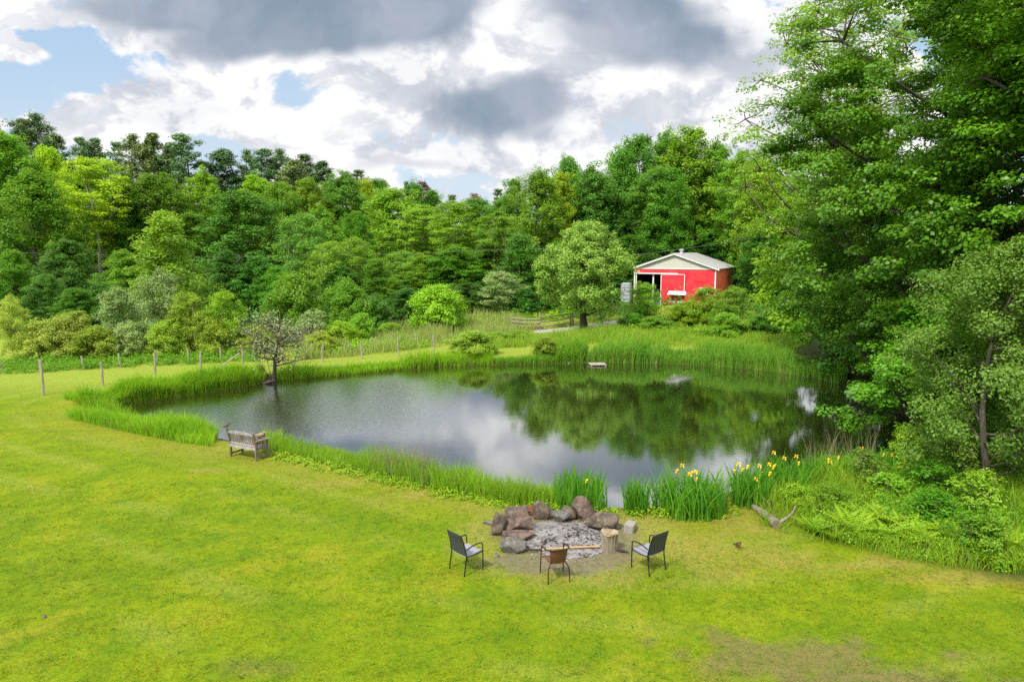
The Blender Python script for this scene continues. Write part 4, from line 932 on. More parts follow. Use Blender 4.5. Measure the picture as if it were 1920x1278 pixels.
def make_barn():
    RED = ribmat('barn_red', (.78, .022, .040), stain=(.55, .25, .2)); DOOR = ribmat('barn_door_red', (.86, .026, .046), 10, .4, .08, (.5, .3, .25)); SIDE = ribmat('barn_orange', (.80, .12, .035)); GABLE = ribmat('gable_grey', (.58, .56, .49), 12, .6)
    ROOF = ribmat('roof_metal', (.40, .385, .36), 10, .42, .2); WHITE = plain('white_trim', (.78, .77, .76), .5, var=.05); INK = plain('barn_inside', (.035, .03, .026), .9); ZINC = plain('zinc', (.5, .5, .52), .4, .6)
    ph = R(26); W, L, E, P = 8.93, 11.7, 4.15, 5.78; fl = Vector((x_at(1192, 400, 77), 77, 0)); zb = gz(fl.x + 4, 75) - .05
    o = empty('red_barn', (fl.x, fl.y, zb), -ph, 'red metal barn with grey gable and open sliding door', 'barn')
    T = .12
    f = MB().box((.11, 0, E / 2), (.22, T, E)).box((W / 2 + 1.56, 0, E / 2), (W - 3.12, T, E)).box((1.66, 0, 3.5 + (E - 3.5) / 2), (2.88, T, E - 3.5))
    f.build('front_wall', RED, o)
    MB().add([(0, -T / 2, E + .003), (W, -T / 2, E + .003), (W / 2, -T / 2, P - .12), (0, T / 2, E + .003), (W, T / 2, E + .003), (W / 2, T / 2, P - .12)], [(0, 1, 2), (5, 4, 3), (0, 3, 4, 1), (1, 4, 5, 2), (2, 5, 3, 0)]).build('gable', GABLE, o)
    MB().box((W - T / 2, L / 2, E / 2), (T, L - T - .01, E)).build('side_wall', SIDE, o)['label'] = 'orange red side wall'
    MB().box((T / 2, L / 2, E / 2), (T, L - T - .01, E)).build('side_wall', INK, o)
    MB().box((W / 2 + 1.4, L, E / 2), (W - 2.8, T, E)).box((.5, L, E / 2), (1.0, T, E)).box((1.9, L, 3.3 + (E - 3.3) / 2), (1.8, T, E - 3.3)).add([(0, L, E), (W, L, E), (W / 2, L, P - .12)], [(2, 1, 0)]).build('back_wall', INK, o)
    for sg in (0, 1):
        a, b = (W / 2, P), (-.35 if sg == 0 else W + .35, E - .03); nn = Vector((-(b[1] - a[1]), 0, b[0] - a[0])).normalized() * .09
        if nn.z < 0: nn = -nn
        V = []
        for y in (-.30, L + .3): V += [(a[0], y, a[1]), (b[0], y, b[1]), (b[0] + nn.x, y, b[1] + nn.z), (a[0], y, a[1] + .095)]
        r = MB().add(V, [(0, 1, 2, 3), (7, 6, 5, 4), (3, 2, 6, 7), (1, 0, 4, 5), (2, 1, 5, 6)]).build('roof', ROOF, o)
        if sg: MB().lathe([(.20, -.2), (.19, .14), (.17, .17), (.30, .22), (.28, .36), (.08, .42)], 14, (W / 2 + .15, 2.6, P + .12)).build('roof_vent', ZINC, r, True)
    for sg in (0, 1):
        a, b = Vector((W / 2, -.315, P - .05)), Vector((-.35 if sg == 0 else W + .35, -.315, E - .09)); MB().bar(a, b, .03, .12).build('fascia', WHITE, o)
    MB().box((W / 2, -.085, E), (W - .04, .04, .10)).build('trim', WHITE, o)
    for x in (.05, W - .05): MB().box((x, -.083, E / 2 - .05), (.12, .04, E - .11)).build('corner_trim', WHITE, o)
    MB().box((W + .022, L - .08, E / 2 - .05), (.04, .12, E - .1)).build('corner_trim', WHITE, o)
    MB().box((2.55, -.16, 3.62), (4.7, .14, .13)).build('door_track', WHITE, o)
    d = MB().box((4.38, -.19, 1.79), (2.5, .05, 3.42)).build('door', DOOR, o)
    for q, s in (((3.10, -.20, 1.79), (.08, .08, 3.42)), ((5.66, -.20, 1.79), (.08, .08, 3.42)), ((4.38, -.20, 3.54), (2.48, .08, .07))): MB().box(q, s).build('frame', WHITE, d)
    MB().box((2.15, .12, 1.75), (.16, .16, 3.5)).build('door_post', WHITE, o)
    MB().box((.27, -.09, 1.75), (.10, .06, 3.5)).build('door_post', WHITE, o)
    w = MB().box((7.75, -.10, 1.72), (.92, .08, .72)).build('window', plain('window_white', (.62, .64, .66), .25), o); MB().box((7.75, -.10, 2.12), (1.0, .12, .07)).build('frame', WHITE, w)
    MB().box((.50, -.08, 3.84), (.36, .03, .14)).build('lamp', plain('yard_lamp', (.7, .55, .3), .4), o)
    M = Matrix.Translation(o.location) @ Matrix.Rotation(-ph, 4, 'Z')
    # mower handlebars standing in the doorway
    q = M @ Vector((2.55, .9, 0)); mw = empty('garden_machine', q, -ph, 'grey upright garden machine standing in the dark barn doorway', 'machine')
    MB().tube(curve_pts([(0, .1, .25), (0, 0, 1.0), (.05, -.1, 1.6), (.0, -.25, 1.75), (-.12, -.28, 1.7)], 5), .035).build('handle', ZINC, mw, True); MB().box((0, .2, .32), (.6, .7, .4), taper=.8).build('body', plain('machine_blue', (.1, .12, .3), .4), mw, bevel=.04)
    for sx in (-.36, .36): MB().tube([(sx - .04, .2, .25), (sx + .04, .2, .25)], .25, 14).build('wheel', INK, mw, True)
    # small roofed feeder in front of the door
    q = M @ Vector((5.35, -2.2, 0)); fd = empty('roofed_feeder', (q.x, q.y, gz(q.x, q.y)), -ph, 'small red wagon box with a white roof before the sliding door', 'feeder'); WR = plain('feeder_red', (.5, .03, .03), .5)
    MB().box((0, 0, .72), (1.5, .8, .16)).build('base', WHITE, fd); MB().box((0, .3, 1.15), (1.4, .06, .7)).build('back_panel', WR, fd)
    for sx in (-.68, .68):
        MB().box((sx, -.3, 1.15), (.08, .08, .7)).build('post', WR, fd); MB().tube([(sx - .05, 0, .3), (sx + .05, 0, .3)], .3, 14).build('wheel', INK, fd, True)
    MB().add([(-.95, -.6, 1.5), (.95, -.6, 1.5), (.95, .6, 1.5), (-.95, .6, 1.5), (-.9, 0, 1.85), (.9, 0, 1.85)], [(0, 1, 5, 4), (2, 3, 4, 5), (0, 4, 3), (1, 2, 5), (3, 2, 1, 0)]).build('roof', WHITE, fd)
    # white caged water tank left of the barn
    q = M @ Vector((-.75, -.4, 0)); tk = empty('caged_tank', (q.x, q.y, gz(q.x, q.y)), -ph, 'white plastic tank in a metal cage left of the barn', 'tank'); TK = plain('tank_plastic', (.46, .51, .51), .4, var=.25, scale=5)
    MB().box((0, 0, .10), (1.05, 1.05, .14)).build('pallet', WOOD, tk); MB().box((0, 0, 1.32), (1.0, 1.0, 2.2)).build('tank', TK, tk, bevel=.08); c = MB()
    for k in range(6): c.box((0, -.53, .3 + k * .4), (1.06, .02, .025)); c.box((-.5 + k * .2, -.55, 1.25), (.022, .02, 2.1))
    c.build('cage', ZINC, tk)
make_barn()

# ------------------------------------------------------------------ gravel track on the far lawn
def make_track():
    ctr = curve_pts([ground(1000, 622), ground(1030, 620), ground(1060, 617), ground(1100, 612), ground(1150, 605), ground(1170, 602)], 6); V = []
    for i, p in enumerate(ctr):
        d = (ctr[min(i + 1, len(ctr) - 1)] - ctr[max(i - 1, 0)]); n = Vector((-d.y, d.x, 0)).normalized() * .85
        for s in (-1, -.33, .33, 1): q = p + n * s; V.append((q.x, q.y, gz(q.x, q.y) + .035 - .02 * abs(s)))
    Fs = [(i * 4 + k, (i + 1) * 4 + k, (i + 1) * 4 + k + 1, i * 4 + k + 1) for i in range(len(ctr) - 1) for k in range(3)]
    tag(MB().add(V, [f[::-1] for f in Fs]).build('path', plain('gravel', (.40, .37, .34), .95, var=.2, scale=20), smooth=True), kind='structure')
make_track()

# ------------------------------------------------------------------ fences
def post_geo(k):
    rng = np.random.default_rng(400 + k); m = MB(); pts = [(rng.normal() * .012, rng.normal() * .012, z) for z in (-.2, .3, .7, 1.0)]
    m.tube(pts, [.062, .058, .055, .052], 9); me = bpy.data.meshes.new('fence_post'); me.from_pydata(m.v, [], m.f); me.update(); me.materials.append(POSTWOOD); return me
POSTS = [post_geo(k) for k in range(4)]
rp = random.Random(3)
def post(px, base, top, label, group, tilt=0.0):
    q = ground(px, base); o = bpy.data.objects.new('fence_post', POSTS[rp.randrange(4)]); COL.objects.link(o); h = height_at(top, q.y) - q.z
    o.location = q; o.scale = (1.05, 1.05, h); o.rotation_euler = (rp.uniform(-.03, .03), tilt, rp.uniform(0, 6.28) if not tilt else 0); return tag(o, label, 'fence post', group)
FR, BK = 'fence posts of the front row by the pond', 'fence posts of the back row by the bushes'
for px, b, t, lab in ((82, 741, 674, 'nearest fence post, leftmost and tallest of the front row'), (193, 722, 679, 'second fence post from the left in the front row'), (292, 714, 661, 'third fence post from the left in the front row'), (378, 704, 659, 'fence post left of the slanting brace'),
                      (456, 694, 650, 'fence post that holds the slanting brace'), (530, 684, 652, 'fence post behind the bare apple tree'), (605, 678, 650, 'thin fence post just right of the bare apple tree'), (678, 672, 640, 'fence post at the middle of the far lawn strip'), (747, 667, 634, 'fence post left of the second last in the front row'), (813, 664, 629, 'last fence post before the round bank bush')): post(px, b, t, lab, FR)
for px, b, t, tl, lab in ((1, 697, 677, 0, 'fence post cut by the left edge of the photo'), (77, 700, 674, -.06, 'short fence post behind the nearest one'), (156, 692, 667, -.04, 'back row fence post below the golden bushes'), (226, 688, 662, -.07, 'leaning back row fence post below the silvery willow'), (294, 682, 656, -.03, 'back row fence post close behind the third front one'),
                          (354, 680, 653, -.05, 'back row fence post below the olive willow'), (415, 677, 650, -.06, 'pale back row fence post left of the brace'), (478, 673, 645, -.05, 'pale back row fence post right of the brace'), (585, 668, 642, 0, 'pale back row fence post right of the apple tree'), (606, 668, 643, 0, 'greyer back row fence post right of the apple tree'),
                          (646, 663, 644, .10, 'left post of the first crossing pair'), (652, 662, 643, .20, 'right post of the first crossing pair'), (695, 651, 633, .14, 'left post of the second crossing pair'), (701, 651, 631, .22, 'right post of the second crossing pair'), (733, 652, 628, .08, 'fence post right of the second crossing pair'), (782, 650, 625, -.10, 'left leaning last post of the back row')): post(px, b, t, lab, BK, tl)
q0, q1 = ground(396, 702), ground(455, 694); q1.z = height_at(661, q1.y); q1.x -= .07
tag(MB().tube([q0, (q0 + q1) / 2 + Vector((0, 0, .03)), q1], [.06, .055, .05], 8).build('fence_brace', POSTWOOD, None, True), 'slanting round timber bracing a fence post', 'brace')
def rail_fence():
    P = [ground(960, 616), ground(1012, 618), ground(1070, 610), ground(1074, 608)]; o = empty('rail_fence', P[1], 0, 'weathered split rail fence beside the gravel track', 'fence'); B = P[1]
    for k, (p, h) in enumerate(zip(P, (1.0, 1.45, 1.1, 1.1))): MB().box((p.x - B.x, p.y - B.y, p.z - B.z + h / 2 - .1), (.15, .15, h + .2)).build('post', WOOD, o, bevel=.02)
    MB().bar((-.28, .1, 0), (.02, .1, .75), .1, .1).build('brace', WOOD, o)
    for a, b, hs in ((0, 1, (.30, .62, .92)), (1, 2, (.25, .65, 1.05))):
        for h in hs:
            p, q = P[a] - B, P[b] - B; MB().tube([(p.x, p.y - .1, p.z + h), ((p.x + q.x) / 2, (p.y + q.y) / 2 - .1, (p.z + q.z) / 2 + h - .04), (q.x, q.y - .1, q.z + h)], .055, 7).build('rail', WOOD, o, True)
rail_fence()

# ------------------------------------------------------------------ overhead lines
CABLE = plain('cable', (.16, .165, .17), .6, 0.0, var=.1)
for pts, lab in (([(-260, 462, 96), (0, 473, 96), (390, 481, 96), (740, 476, 92), (1030, 466, 80), (1185, 478, 78)], 'highest overhead line crossing in front of the whole wood'), ([(-260, 500, 96), (0, 506.5, 96), (340, 508, 96), (560, 501, 96), (760, 492, 90)], 'second overhead line, below the highest one on the left'),
                 ([(-260, 535, 96), (0, 540, 96), (210, 539, 96), (420, 534, 96), (600, 524, 96)], 'lowest overhead line on the left'), ([(1150, 482, 82), (1190, 478, 81), (1300, 464, 80), (1395, 449, 80), (1560, 425, 80)], 'overhead line rising to the right above the barn')):
    tag(MB().tube(curve_pts([(x_at(a, 400, Y), Y, height_at(b, Y)) for a, b, Y in pts], 6), .014, 5).build('power_line', CABLE, None, True), lab, 'power line', 'power lines')
# ------------------------------------------------------------------ garden chairs round the fire
IRON = plain('black_tube', (.022, .023, .025), .38, .3, var=.1); SLING = plain('charcoal_sling', (.050, .053, .058), .7, var=.12, scale=60, bump=.15); PAD = plain('grey_sling', (.25, .26, .30), .75, var=.08, scale=40, bump=.15)
def ribbon(prof, w0, w1, th):
    """a padded panel swept across x: prof is a list of (y, z)"""
    m = MB(); n = len(prof); V = []
    for i, (y, z) in enumerate(prof):
        a, b = prof[max(i - 1, 0)], prof[min(i + 1, n - 1)]; d = Vector((0, b[0] - a[0], b[1] - a[1])).normalized(); nn = Vector((0, -d.z, d.y)) * th / 2; w = w0 + (w1 - w0) * i / (n - 1)
        for s in (-1, 1):
            for x in (-w / 2, -w / 6, w / 6, w / 2): V.append((x, y + nn.y * s, z + nn.z * s - (.012 if abs(x) < w / 3 else 0)))
    Fs = []
    for i in range(n - 1):
        a, b = i * 8, i * 8 + 8
        for k in range(3): Fs += [(a + k, a + k + 1, b + k + 1, b + k), (a + 4 + k, b + 4 + k, b + 5 + k, a + 5 + k)]
        Fs += [(a, b, b + 4, a + 4), (a + 3, a + 7, b + 7, b + 3)]
    e = (n - 1) * 8; Fs += [(k, k + 4, k + 5, k + 1) for k in range(3)] + [(e + k, e + k + 1, e + k + 5, e + k + 4) for k in range(3)]
    return m.add(V, Fs)
def sling_chair(loc, rz, label):
    o = empty('garden_chair', (loc[0], loc[1], gz(*loc[:2])), rz, label, 'chair', 'chairs round the fire'); r = .0145
    for s in (-1, 1):
        MB().tube(curve_pts([(s * .28, .25, 0), (s * .28, .25, .3), (s * .28, .245, .57)], 4), r, 8).build('leg', IRON, o, True)
        MB().tube(curve_pts([(s * .28, .245, .57), (s * .28, .225, .628), (s * .28, .16, .650), (s * .275, -.02, .645), (s * .262, -.20, .585)], 5), r, 8).build('armrest', IRON, o, True)
        MB().tube([(s * .262, -.27, 0), (s * .258, -.20, .42)], r, 8).build('leg', IRON, o, True)
    MB().tube(curve_pts([(-.258, -.20, .42), (-.25, -.255, .70), (-.235, -.325, .915), (-.19, -.335, .93), (.19, -.335, .93), (.235, -.325, .915), (.25, -.255, .70), (.258, -.20, .42)], 5), r, 8).build('back_frame', IRON, o, True)
    fr = MB()
    for s in (-1, 1): fr.tube(curve_pts([(s * .262, .25, .43), (s * .262, .02, .405), (s * .258, -.2, .42)], 4), .012, 6)
    fr.tube([(-.262, .25, .43), (.262, .25, .43)], .012, 6); fr.build('seat_frame', IRON, o, True)
    ribbon([(.26, .425), (.24, .442), (.12, .432), (-.02, .420), (-.14, .424), (-.205, .436)], .50, .50, .026).build('seat', PAD, o, True)
    ribbon([(-.195, .445), (-.215, .56), (-.25, .70), (-.29, .82), (-.325, .912), (-.337, .926)], .51, .47, .028).build('backrest', SLING, o, True)
sling_chair((-1.02, 14.44), R(-47), 'black armchair with grey seat on the left of the fire, facing right')
sling_chair((3.05, 14.46), R(36), 'black armchair with grey seat on the right of the fire, facing left')
def wickermat():
    m, t, out = newmat('brown_wicker'); p = t.new('ShaderNodeBsdfPrincipled'); t.l.new(p.outputs[0], out.inputs[0])
    oc = t.new('ShaderNodeTexCoord').outputs['Object']; c = t.new('ShaderNodeTexChecker'); t.put(c.inputs['Vector'], oc); c.inputs['Scale'].default_value = 52
    c.inputs['Color1'].default_value = (.20, .075, .045, 1); c.inputs['Color2'].default_value = (.075, .028, .018, 1); t.l.new(c.outputs['Color'], p.inputs['Base Color']); p.inputs['Roughness'].default_value = .5; return m
def wicker_chair(loc, rz):
    WK = wickermat(); TUBE = plain('brown_tube', (.055, .028, .020), .4, .3); r = .0135
    o = empty('wicker_chair', (loc[0], loc[1], gz(*loc[:2])), rz, 'brown wicker chair in the middle with its back to the viewer', 'chair', 'chairs round the fire')
    MB().tube(curve_pts([(-.25, .21, .66), (-.265, .02, .70), (-.25, -.18, .735), (-.15, -.29, .76), (0, -.32, .765), (.15, -.29, .76), (.25, -.18, .735), (.265, .02, .70), (.25, .21, .66)], 5), .017, 8).build('top_rail', TUBE, o, True)
    for s in (-1, 1):
        MB().tube(curve_pts([(s * .265, .25, 0), (s * .26, .235, .35), (s * .25, .21, .66)], 4), r, 8).build('leg', TUBE, o, True)
        MB().tube(curve_pts([(s * .245, -.27, 0), (s * .225, -.235, .3), (s * .17, -.20, .42), (s * .15, -.1, .425)], 5), r, 8).build('leg', TUBE, o, True)
    V = []; Fs = []; nx = 12; nz = 6
    for th in (0, .012):
        for j in range(nz + 1):
            t = j / nz; hw = .165 + .035 * t
            for i in range(nx + 1):
                u = i / nx * 2 - 1; V.append((u * hw, -.20 - .105 * t - .012 * math.sin(math.pi * t) + .06 * u * u * (.4 + .6 * t) + th, .42 + .335 * t))
    k = (nx + 1) * (nz + 1)
    for j in range(nz):
        for i in range(nx):
            a = j * (nx + 1) + i; Fs += [(a, a + 1, a + nx + 2, a + nx + 1), (k + a, k + a + nx + 1, k + a + nx + 2, k + a + 1)]
    MB().add(V, Fs).build('backrest', WK, o, True)
    ribbon([(.23, .40), (.20, .425), (.05, .42), (-.1, .42), (-.20, .425)], .42, .36, .02).build('seat', WK, o, True)
    MB().tube([(-.24, .22, .40), (.24, .22, .40)], .012, 6).build('seat_bar', TUBE, o, True)
wicker_chair((.94, 14.05), R(14))

# ------------------------------------------------------------------ teak bench at the water, with its cushion and bird
def make_bench():
    BW = barkmat('bench_teak', (.13, .10, .07), (.27, .22, .17)); PALE = barkmat('bench_pale', (.26, .235, .225), (.44, .41, .40)); f = R(-27); W = 1.28
    o = empty('garden_bench', (-9.00, 22.68, gz(-9, 22.7)), f, 'weathered grey wooden bench with slatted back facing the pond', 'bench'); h = W / 2 - .035
    for s in (-1, 1):
        MB().bar((s * h, -.25, 0), (s * h, -.24, .44), .07, .07, (0, 1, 0)).bar((s * h, -.24, .44), (s * h, -.35, .97), .068, .068, (0, 1, 0)).build('leg', BW, o, bevel=.006)
        MB().box((s * h, .25, .31), (.07, .07, .62)).build('leg', BW, o, bevel=.006)
        MB().box((s * h, .0, .10), (.05, .43, .06)).build('stretcher', BW, o, bevel=.005)
        MB().bar((s * h, -.31, .66), (s * h, .33, .645), .09, .035).build('armrest', PALE, o, bevel=.008)
        MB().box((s * h, 0, .37), (.05, .43, .08)).build('side_rail', BW, o, bevel=.005)
    st = MB()
    for k in range(5): st.box((0, -.20 + k * .112, .43 - (.012 if 1 < k < 4 else 0)), (W - .06, .095, .024))
    st.build('seat', PALE, o, bevel=.004)
    MB().box((0, -.275, .395), (W - .08, .03, .10)).build('rear_apron', PALE, o, bevel=.004); MB().box((0, .265, .38), (W - .15, .03, .08)).build('front_apron', PALE, o, bevel=.004)
    lean = lambda z: -.24 - .11 * (z - .44) / .53
    n = 12
    for k in range(n):
        x = -W / 2 + .14 + (W - .28) * k / (n - 1); MB().bar((x, lean(.50), .50), (x, lean(.86), .86), .042, .016, (0, 1, 0)).build('slat', BW, o)
    MB().bar((-h, lean(.50), .50), (h, lean(.50), .50), .035, .06).build('back_rail', PALE, o)
    V = []; N = 32
    for i in range(N + 1):
        u = i / N * 2 - 1; x = u * (h - .035); z = .90 + .035 * max(0, math.cos(u * math.pi * .5)) + .022 * max(0, math.cos((abs(u) - .38) * 8)) * (abs(u) < .58)
        for y, zz in ((-.02, .84), (.02, .84), (.02, z), (-.02, z)): V.append((x, lean(zz) + y, zz))
    Fs = [(a + k, a + (k + 1) % 4, a + 4 + (k + 1) % 4, a + 4 + k) for a in range(0, N * 4, 4) for k in range(4)]
    MB().add(V, Fs).build('crest_rail', PALE, o)
    M = Matrix.Translation(o.location) @ Matrix.Rotation(f, 4, 'Z')
    # patterned cushion standing on the seat against the right arm
    m, t, out = newmat('woven_cushion'); p = t.new('ShaderNodeBsdfPrincipled'); t.l.new(p.outputs[0], out.inputs[0]); oc = t.new('ShaderNodeTexCoord').outputs['Object']
    w = t.noise(t.vmath('MULTIPLY', oc, (1, 1, 2.6)), 12, 2, .5, 1.5); t.put(p.inputs['Base Color'], t.mix(t.maprange(w, .46, .54), (.10, .045, .03), (.50, .38, .26))); p.inputs['Roughness'].default_value = .9
    V = []; n = 12
    for s in (-1, 1):
        for j in range(n + 1):
            for i in range(n + 1):
                u, v = i / n * 2 - 1, j / n * 2 - 1; e = (1 - u ** 4) * (1 - v ** 4); pin = 1 - .06 * (abs(u) * abs(v)) ** .5 * 0
                V.append((s * .075 * e ** .5 + .0, u * .225 * (1 - .05 * (1 - v * v)), v * .215 * (1 - .05 * (1 - u * u)) + .215))
    k = (n + 1) ** 2; Fs = []
    for j in range(n):
        for i in range(n):
            a = j * (n + 1) + i; Fs += [(a, a + n + 1, a + n + 2, a + 1), (k + a, k + a + 1, k + a + n + 2, k + a + n + 1)]
    c = empty('cushion', M @ Vector((W / 2 - .17, .03, .447)), f, 'brown and cream patterned cushion propped on the bench', 'cushion')
    b = MB().add(V, Fs).build('cover', m, c, True); b.rotation_euler = (0, R(8), 0)
    e = MB().tube([(0, -.215, .0), (0, -.222, .22), (0, -.225, .425), (0, 0, .415), (0, .225, .425), (0, .222, .22), (0, .215, .0)], .012, 6).build('piping', plain('cream_piping', (.60, .52, .36), .9), c, True); e.rotation_euler = (0, R(8), 0)
    bird(M @ Vector((-h, -.355, .985)), f + R(60), 'small dusky red bird perched on the bench back', (.10, .06, .045), (.30, .10, .06), 1.25)
def bird(loc, rz, label, back, breast, s=1.0):
    """a songbird about 20 cm long: one continuous body, with wings, beak, tail and legs"""
    o = empty('bird', loc, rz, label, 'bird'); BK = plain('bird_back', back, .8, var=.2); BR = plain('bird_breast', breast, .8, var=.15); LEG = plain('bird_leg', (.12, .07, .03), .6); rings = []
    for x, z, ry, rzz in ((-.085, .060, .010, .008), (-.06, .068, .026, .024), (-.025, .078, .038, .038), (.012, .092, .041, .043), (.040, .112, .033, .037), (.056, .132, .023, .024), (.064, .147, .024, .023), (.074, .158, .021, .019), (.088, .158, .010, .010)): rings.append((x, z, ry, rzz))
    V = []; n = 12
    for i, (x, z, ry, rz_) in enumerate(rings):
        a, b = rings[max(i - 1, 0)], rings[min(i + 1, len(rings) - 1)]; t = math.atan2(b[1] - a[1], b[0] - a[0])
        for k in range(n): g = 2 * math.pi * k / n; V.append((x - math.sin(t) * math.sin(g) * rz_, math.cos(g) * ry, z + math.cos(t) * math.sin(g) * rz_))
    Fs = [(i * n + k, i * n + (k + 1) % n, (i + 1) * n + (k + 1) % n, (i + 1) * n + k) for i in range(len(rings) - 1) for k in range(n)] + [tuple(range(n))[::-1], tuple(range((len(rings) - 1) * n, len(rings) * n))]
    body = MB().add(V, Fs).build('body', BR, o, True); body.data.materials.append(BK)
    for pz in body.data.polygons: pz.material_index = 1 if (pz.normal.z > -.15 and pz.center.x < .045) or pz.center.z > .135 else 0
    for sy in (-1, 1):
        MB().add([(.03, sy * .040, .108), (-.02, sy * .045, .100), (-.085, sy * .022, .066), (-.06, sy * .036, .056), (.0, sy * .047, .068), (.03, sy * .044, .082), (-.01, sy * .034, .09)], [(0, 1, 4, 5), (1, 2, 3, 4), (1, 0, 6), (2, 1, 6)]).build('wing', BK, o, True)
        MB().tube([(.0, sy * .016, .055), (.004, sy * .017, .02), (.004, sy * .017, 0)], .0035, 5).tube([(-.012, sy * .017, .003), (.028, sy * .019, .003)], .003, 5).build('leg', LEG, o)
    MB().add([(-.07, -.014, .066), (-.07, .014, .066), (-.165, .020, .040), (-.165, -.020, .040), (-.07, 0, .056), (-.165, 0, .034)], [(0, 1, 2, 3), (1, 4, 5, 2), (4, 0, 3, 5)]).build('tail', BK, o)
    MB().tube([(.085, 0, .157), (.112, 0, .153)], [.007, .001], 6).build('beak', plain('beak', (.45, .28, .04), .5), o); o.scale = (s, s, s); return o
make_bench()
q = ground(1384, 1027); bird(q, R(-70), 'robin with an orange breast standing on the lawn', (.05, .04, .032), (.42, .11, .02), 1.15)

# ------------------------------------------------------------------ fire ring
def rockmat(name, a, b, c):
    m, t, out = newmat(name); p = t.new('ShaderNodeBsdfPrincipled'); t.l.new(p.outputs[0], out.inputs[0]); oc = t.new('ShaderNodeTexCoord').outputs['Object']
    n = t.noise(oc, 3.2, 8, .7); n2 = t.noise(oc, 11, 7, .75); col = t.mix(t.maprange(n, .35, .62), a, b); col = t.mix(t.maprange(n2, .5, .72, 0, .8), col, c)
    t.put(p.inputs['Base Color'], col); p.inputs['Roughness'].default_value = .85; bp = t.new('ShaderNodeBump'); bp.inputs['Strength'].default_value = 1.0; bp.inputs['Distance'].default_value = .05
    t.put(bp.inputs['Height'], t.math('ADD', n2, n)); t.l.new(bp.outputs[0], p.inputs['Normal']); return m
RK = {'red': rockmat('rock_red', (.06, .042, .034), (.215, .145, .11), (.27, .20, .16)), 'brown': rockmat('rock_brown', (.055, .042, .03), (.195, .15, .105), (.26, .215, .16)), 'grey': rockmat('rock_grey', (.085, .08, .07), (.20, .19, .165), (.33, .31, .27)), 'rust': rockmat('rock_rust', (.20, .055, .03), (.34, .10, .05), (.30, .17, .12))}
def rock(px0, px1, top, base, label, mat, seed, shape=(1, 1, 1), flat=.62, cuts=12, depth=.75, peak=0.0, name='rock', cat='rock', group='stones of the fire ring', tilt=(0, 0, 0)):
    rng = np.random.default_rng(seed); b = at((px0 + px1) / 2, base); Wd = (px1 - px0) * b.y / F * 1.02; D = Wd * depth; Y = b.y + D * .42; H = max(.10, height_at(top, Y))
    bm = bmesh.new(); bmesh.ops.create_icosphere(bm, subdivisions=4, radius=1); V = np.array([v.co[:] for v in bm.verts])
    for k in range(cuts):
        d = unit(rng.normal(size=3)); c = rng.uniform(flat - .12, flat + .12); s = V @ d; V -= np.outer(np.clip(s - c, 0, None), d)
    nn = fbm(V[:, 0] * 2.2 + seed, V[:, 1] * 2.2 + V[:, 2] * 1.9, seed, 4) - .5; V *= (1 + nn * .22 + .10 * (fbm(V[:, 0] * 6 + seed, V[:, 1] * 6 + V[:, 2] * 5, seed + 3, 4) - .5))[:, None]
    V[:, 0] += peak * np.clip(V[:, 2], 0, 1) * .5; V[:, :2] *= (1 - abs(peak) * .55 * np.clip(V[:, 2], 0, 1))[:, None]
    lo, hi = V.min(0), V.max(0); V = (V - (lo + hi) / 2) / (hi - lo); V *= np.array([Wd, D, H * 1.2])
    for v, q in zip(bm.verts, V): v.co = q
    me = bpy.data.meshes.new(name); bm.to_mesh(me); bm.free(); me.polygons.foreach_set('use_smooth', np.ones(len(me.polygons), bool)); me.set_sharp_from_angle(angle=R(32))
    o = link(name, me, None, RK[mat]); o.location = (x_at((px0 + px1) / 2, 400, Y), Y, H * .6 - H * .2 + gz(b.x, Y)); o.rotation_euler = tilt; return tag(o, label, cat, group)
rock(919, 945, 958, 1004, 'thin rust brown slab leaning at the left end of the fire ring', 'brown', 1, depth=.5, flat=.6, tilt=(0, .25, 0))
rock(934, 1001, 953, 1002, 'big dark boulder at the left of the fire ring', 'red', 2, depth=.7, flat=.65)
rock(944, 994, 950, 972, 'flat slab resting on the big left boulder at the back', 'brown', 3, depth=.9, flat=.6)
rock(972, 1000, 945, 966, 'small reddish stone at the back left of the fire ring', 'red', 4)
rock(1001, 1034, 936, 974, 'upright brown boulder at the back of the fire ring', 'brown', 5, flat=.65, peak=-.3)
rock(1029, 1042, 946, 972, 'narrow tan stone right of the upright brown boulder', 'brown', 6)
rock(1046, 1088, 946, 974, 'square brown boulder at the middle of the back row', 'brown', 7, flat=.62)
rock(1039, 1076, 957, 980, 'grey stone with a pale face before the square boulder', 'grey', 8)
rock(1079, 1126, 930, 977, 'tallest pointed reddish boulder of the fire ring', 'red', 9, flat=.6, peak=-.45, depth=.6)
rock(1099, 1117, 962, 982, 'small dark stone at the foot of the tallest boulder', 'brown', 10)
rock(1109, 1173, 956, 996, 'wide rounded brown boulder on the right of the fire ring', 'brown', 11, flat=.8, depth=.62)
rock(941, 1008, 990, 1016, 'low flat dark stone at the front left of the fire ring', 'red', 12, depth=.6, flat=.6)
rock(936, 990, 1002, 1036, 'smooth grey rounded stone nearest on the left', 'grey', 13, flat=.9, depth=.8)
rock(988, 1004, 946, 964, 'bright rust red stone among the back left boulders', 'rust', 14)
q = ground(10, 1155); s_ = rock(6, 15, 1149, 1158, 'small dark stone lying alone on the lawn at the left edge', 'grey', 15, group='')
rock(1171, 1179, 950, 954, 'small grey stone on the bank behind the fire ring', 'grey', 16, group='') if False else None
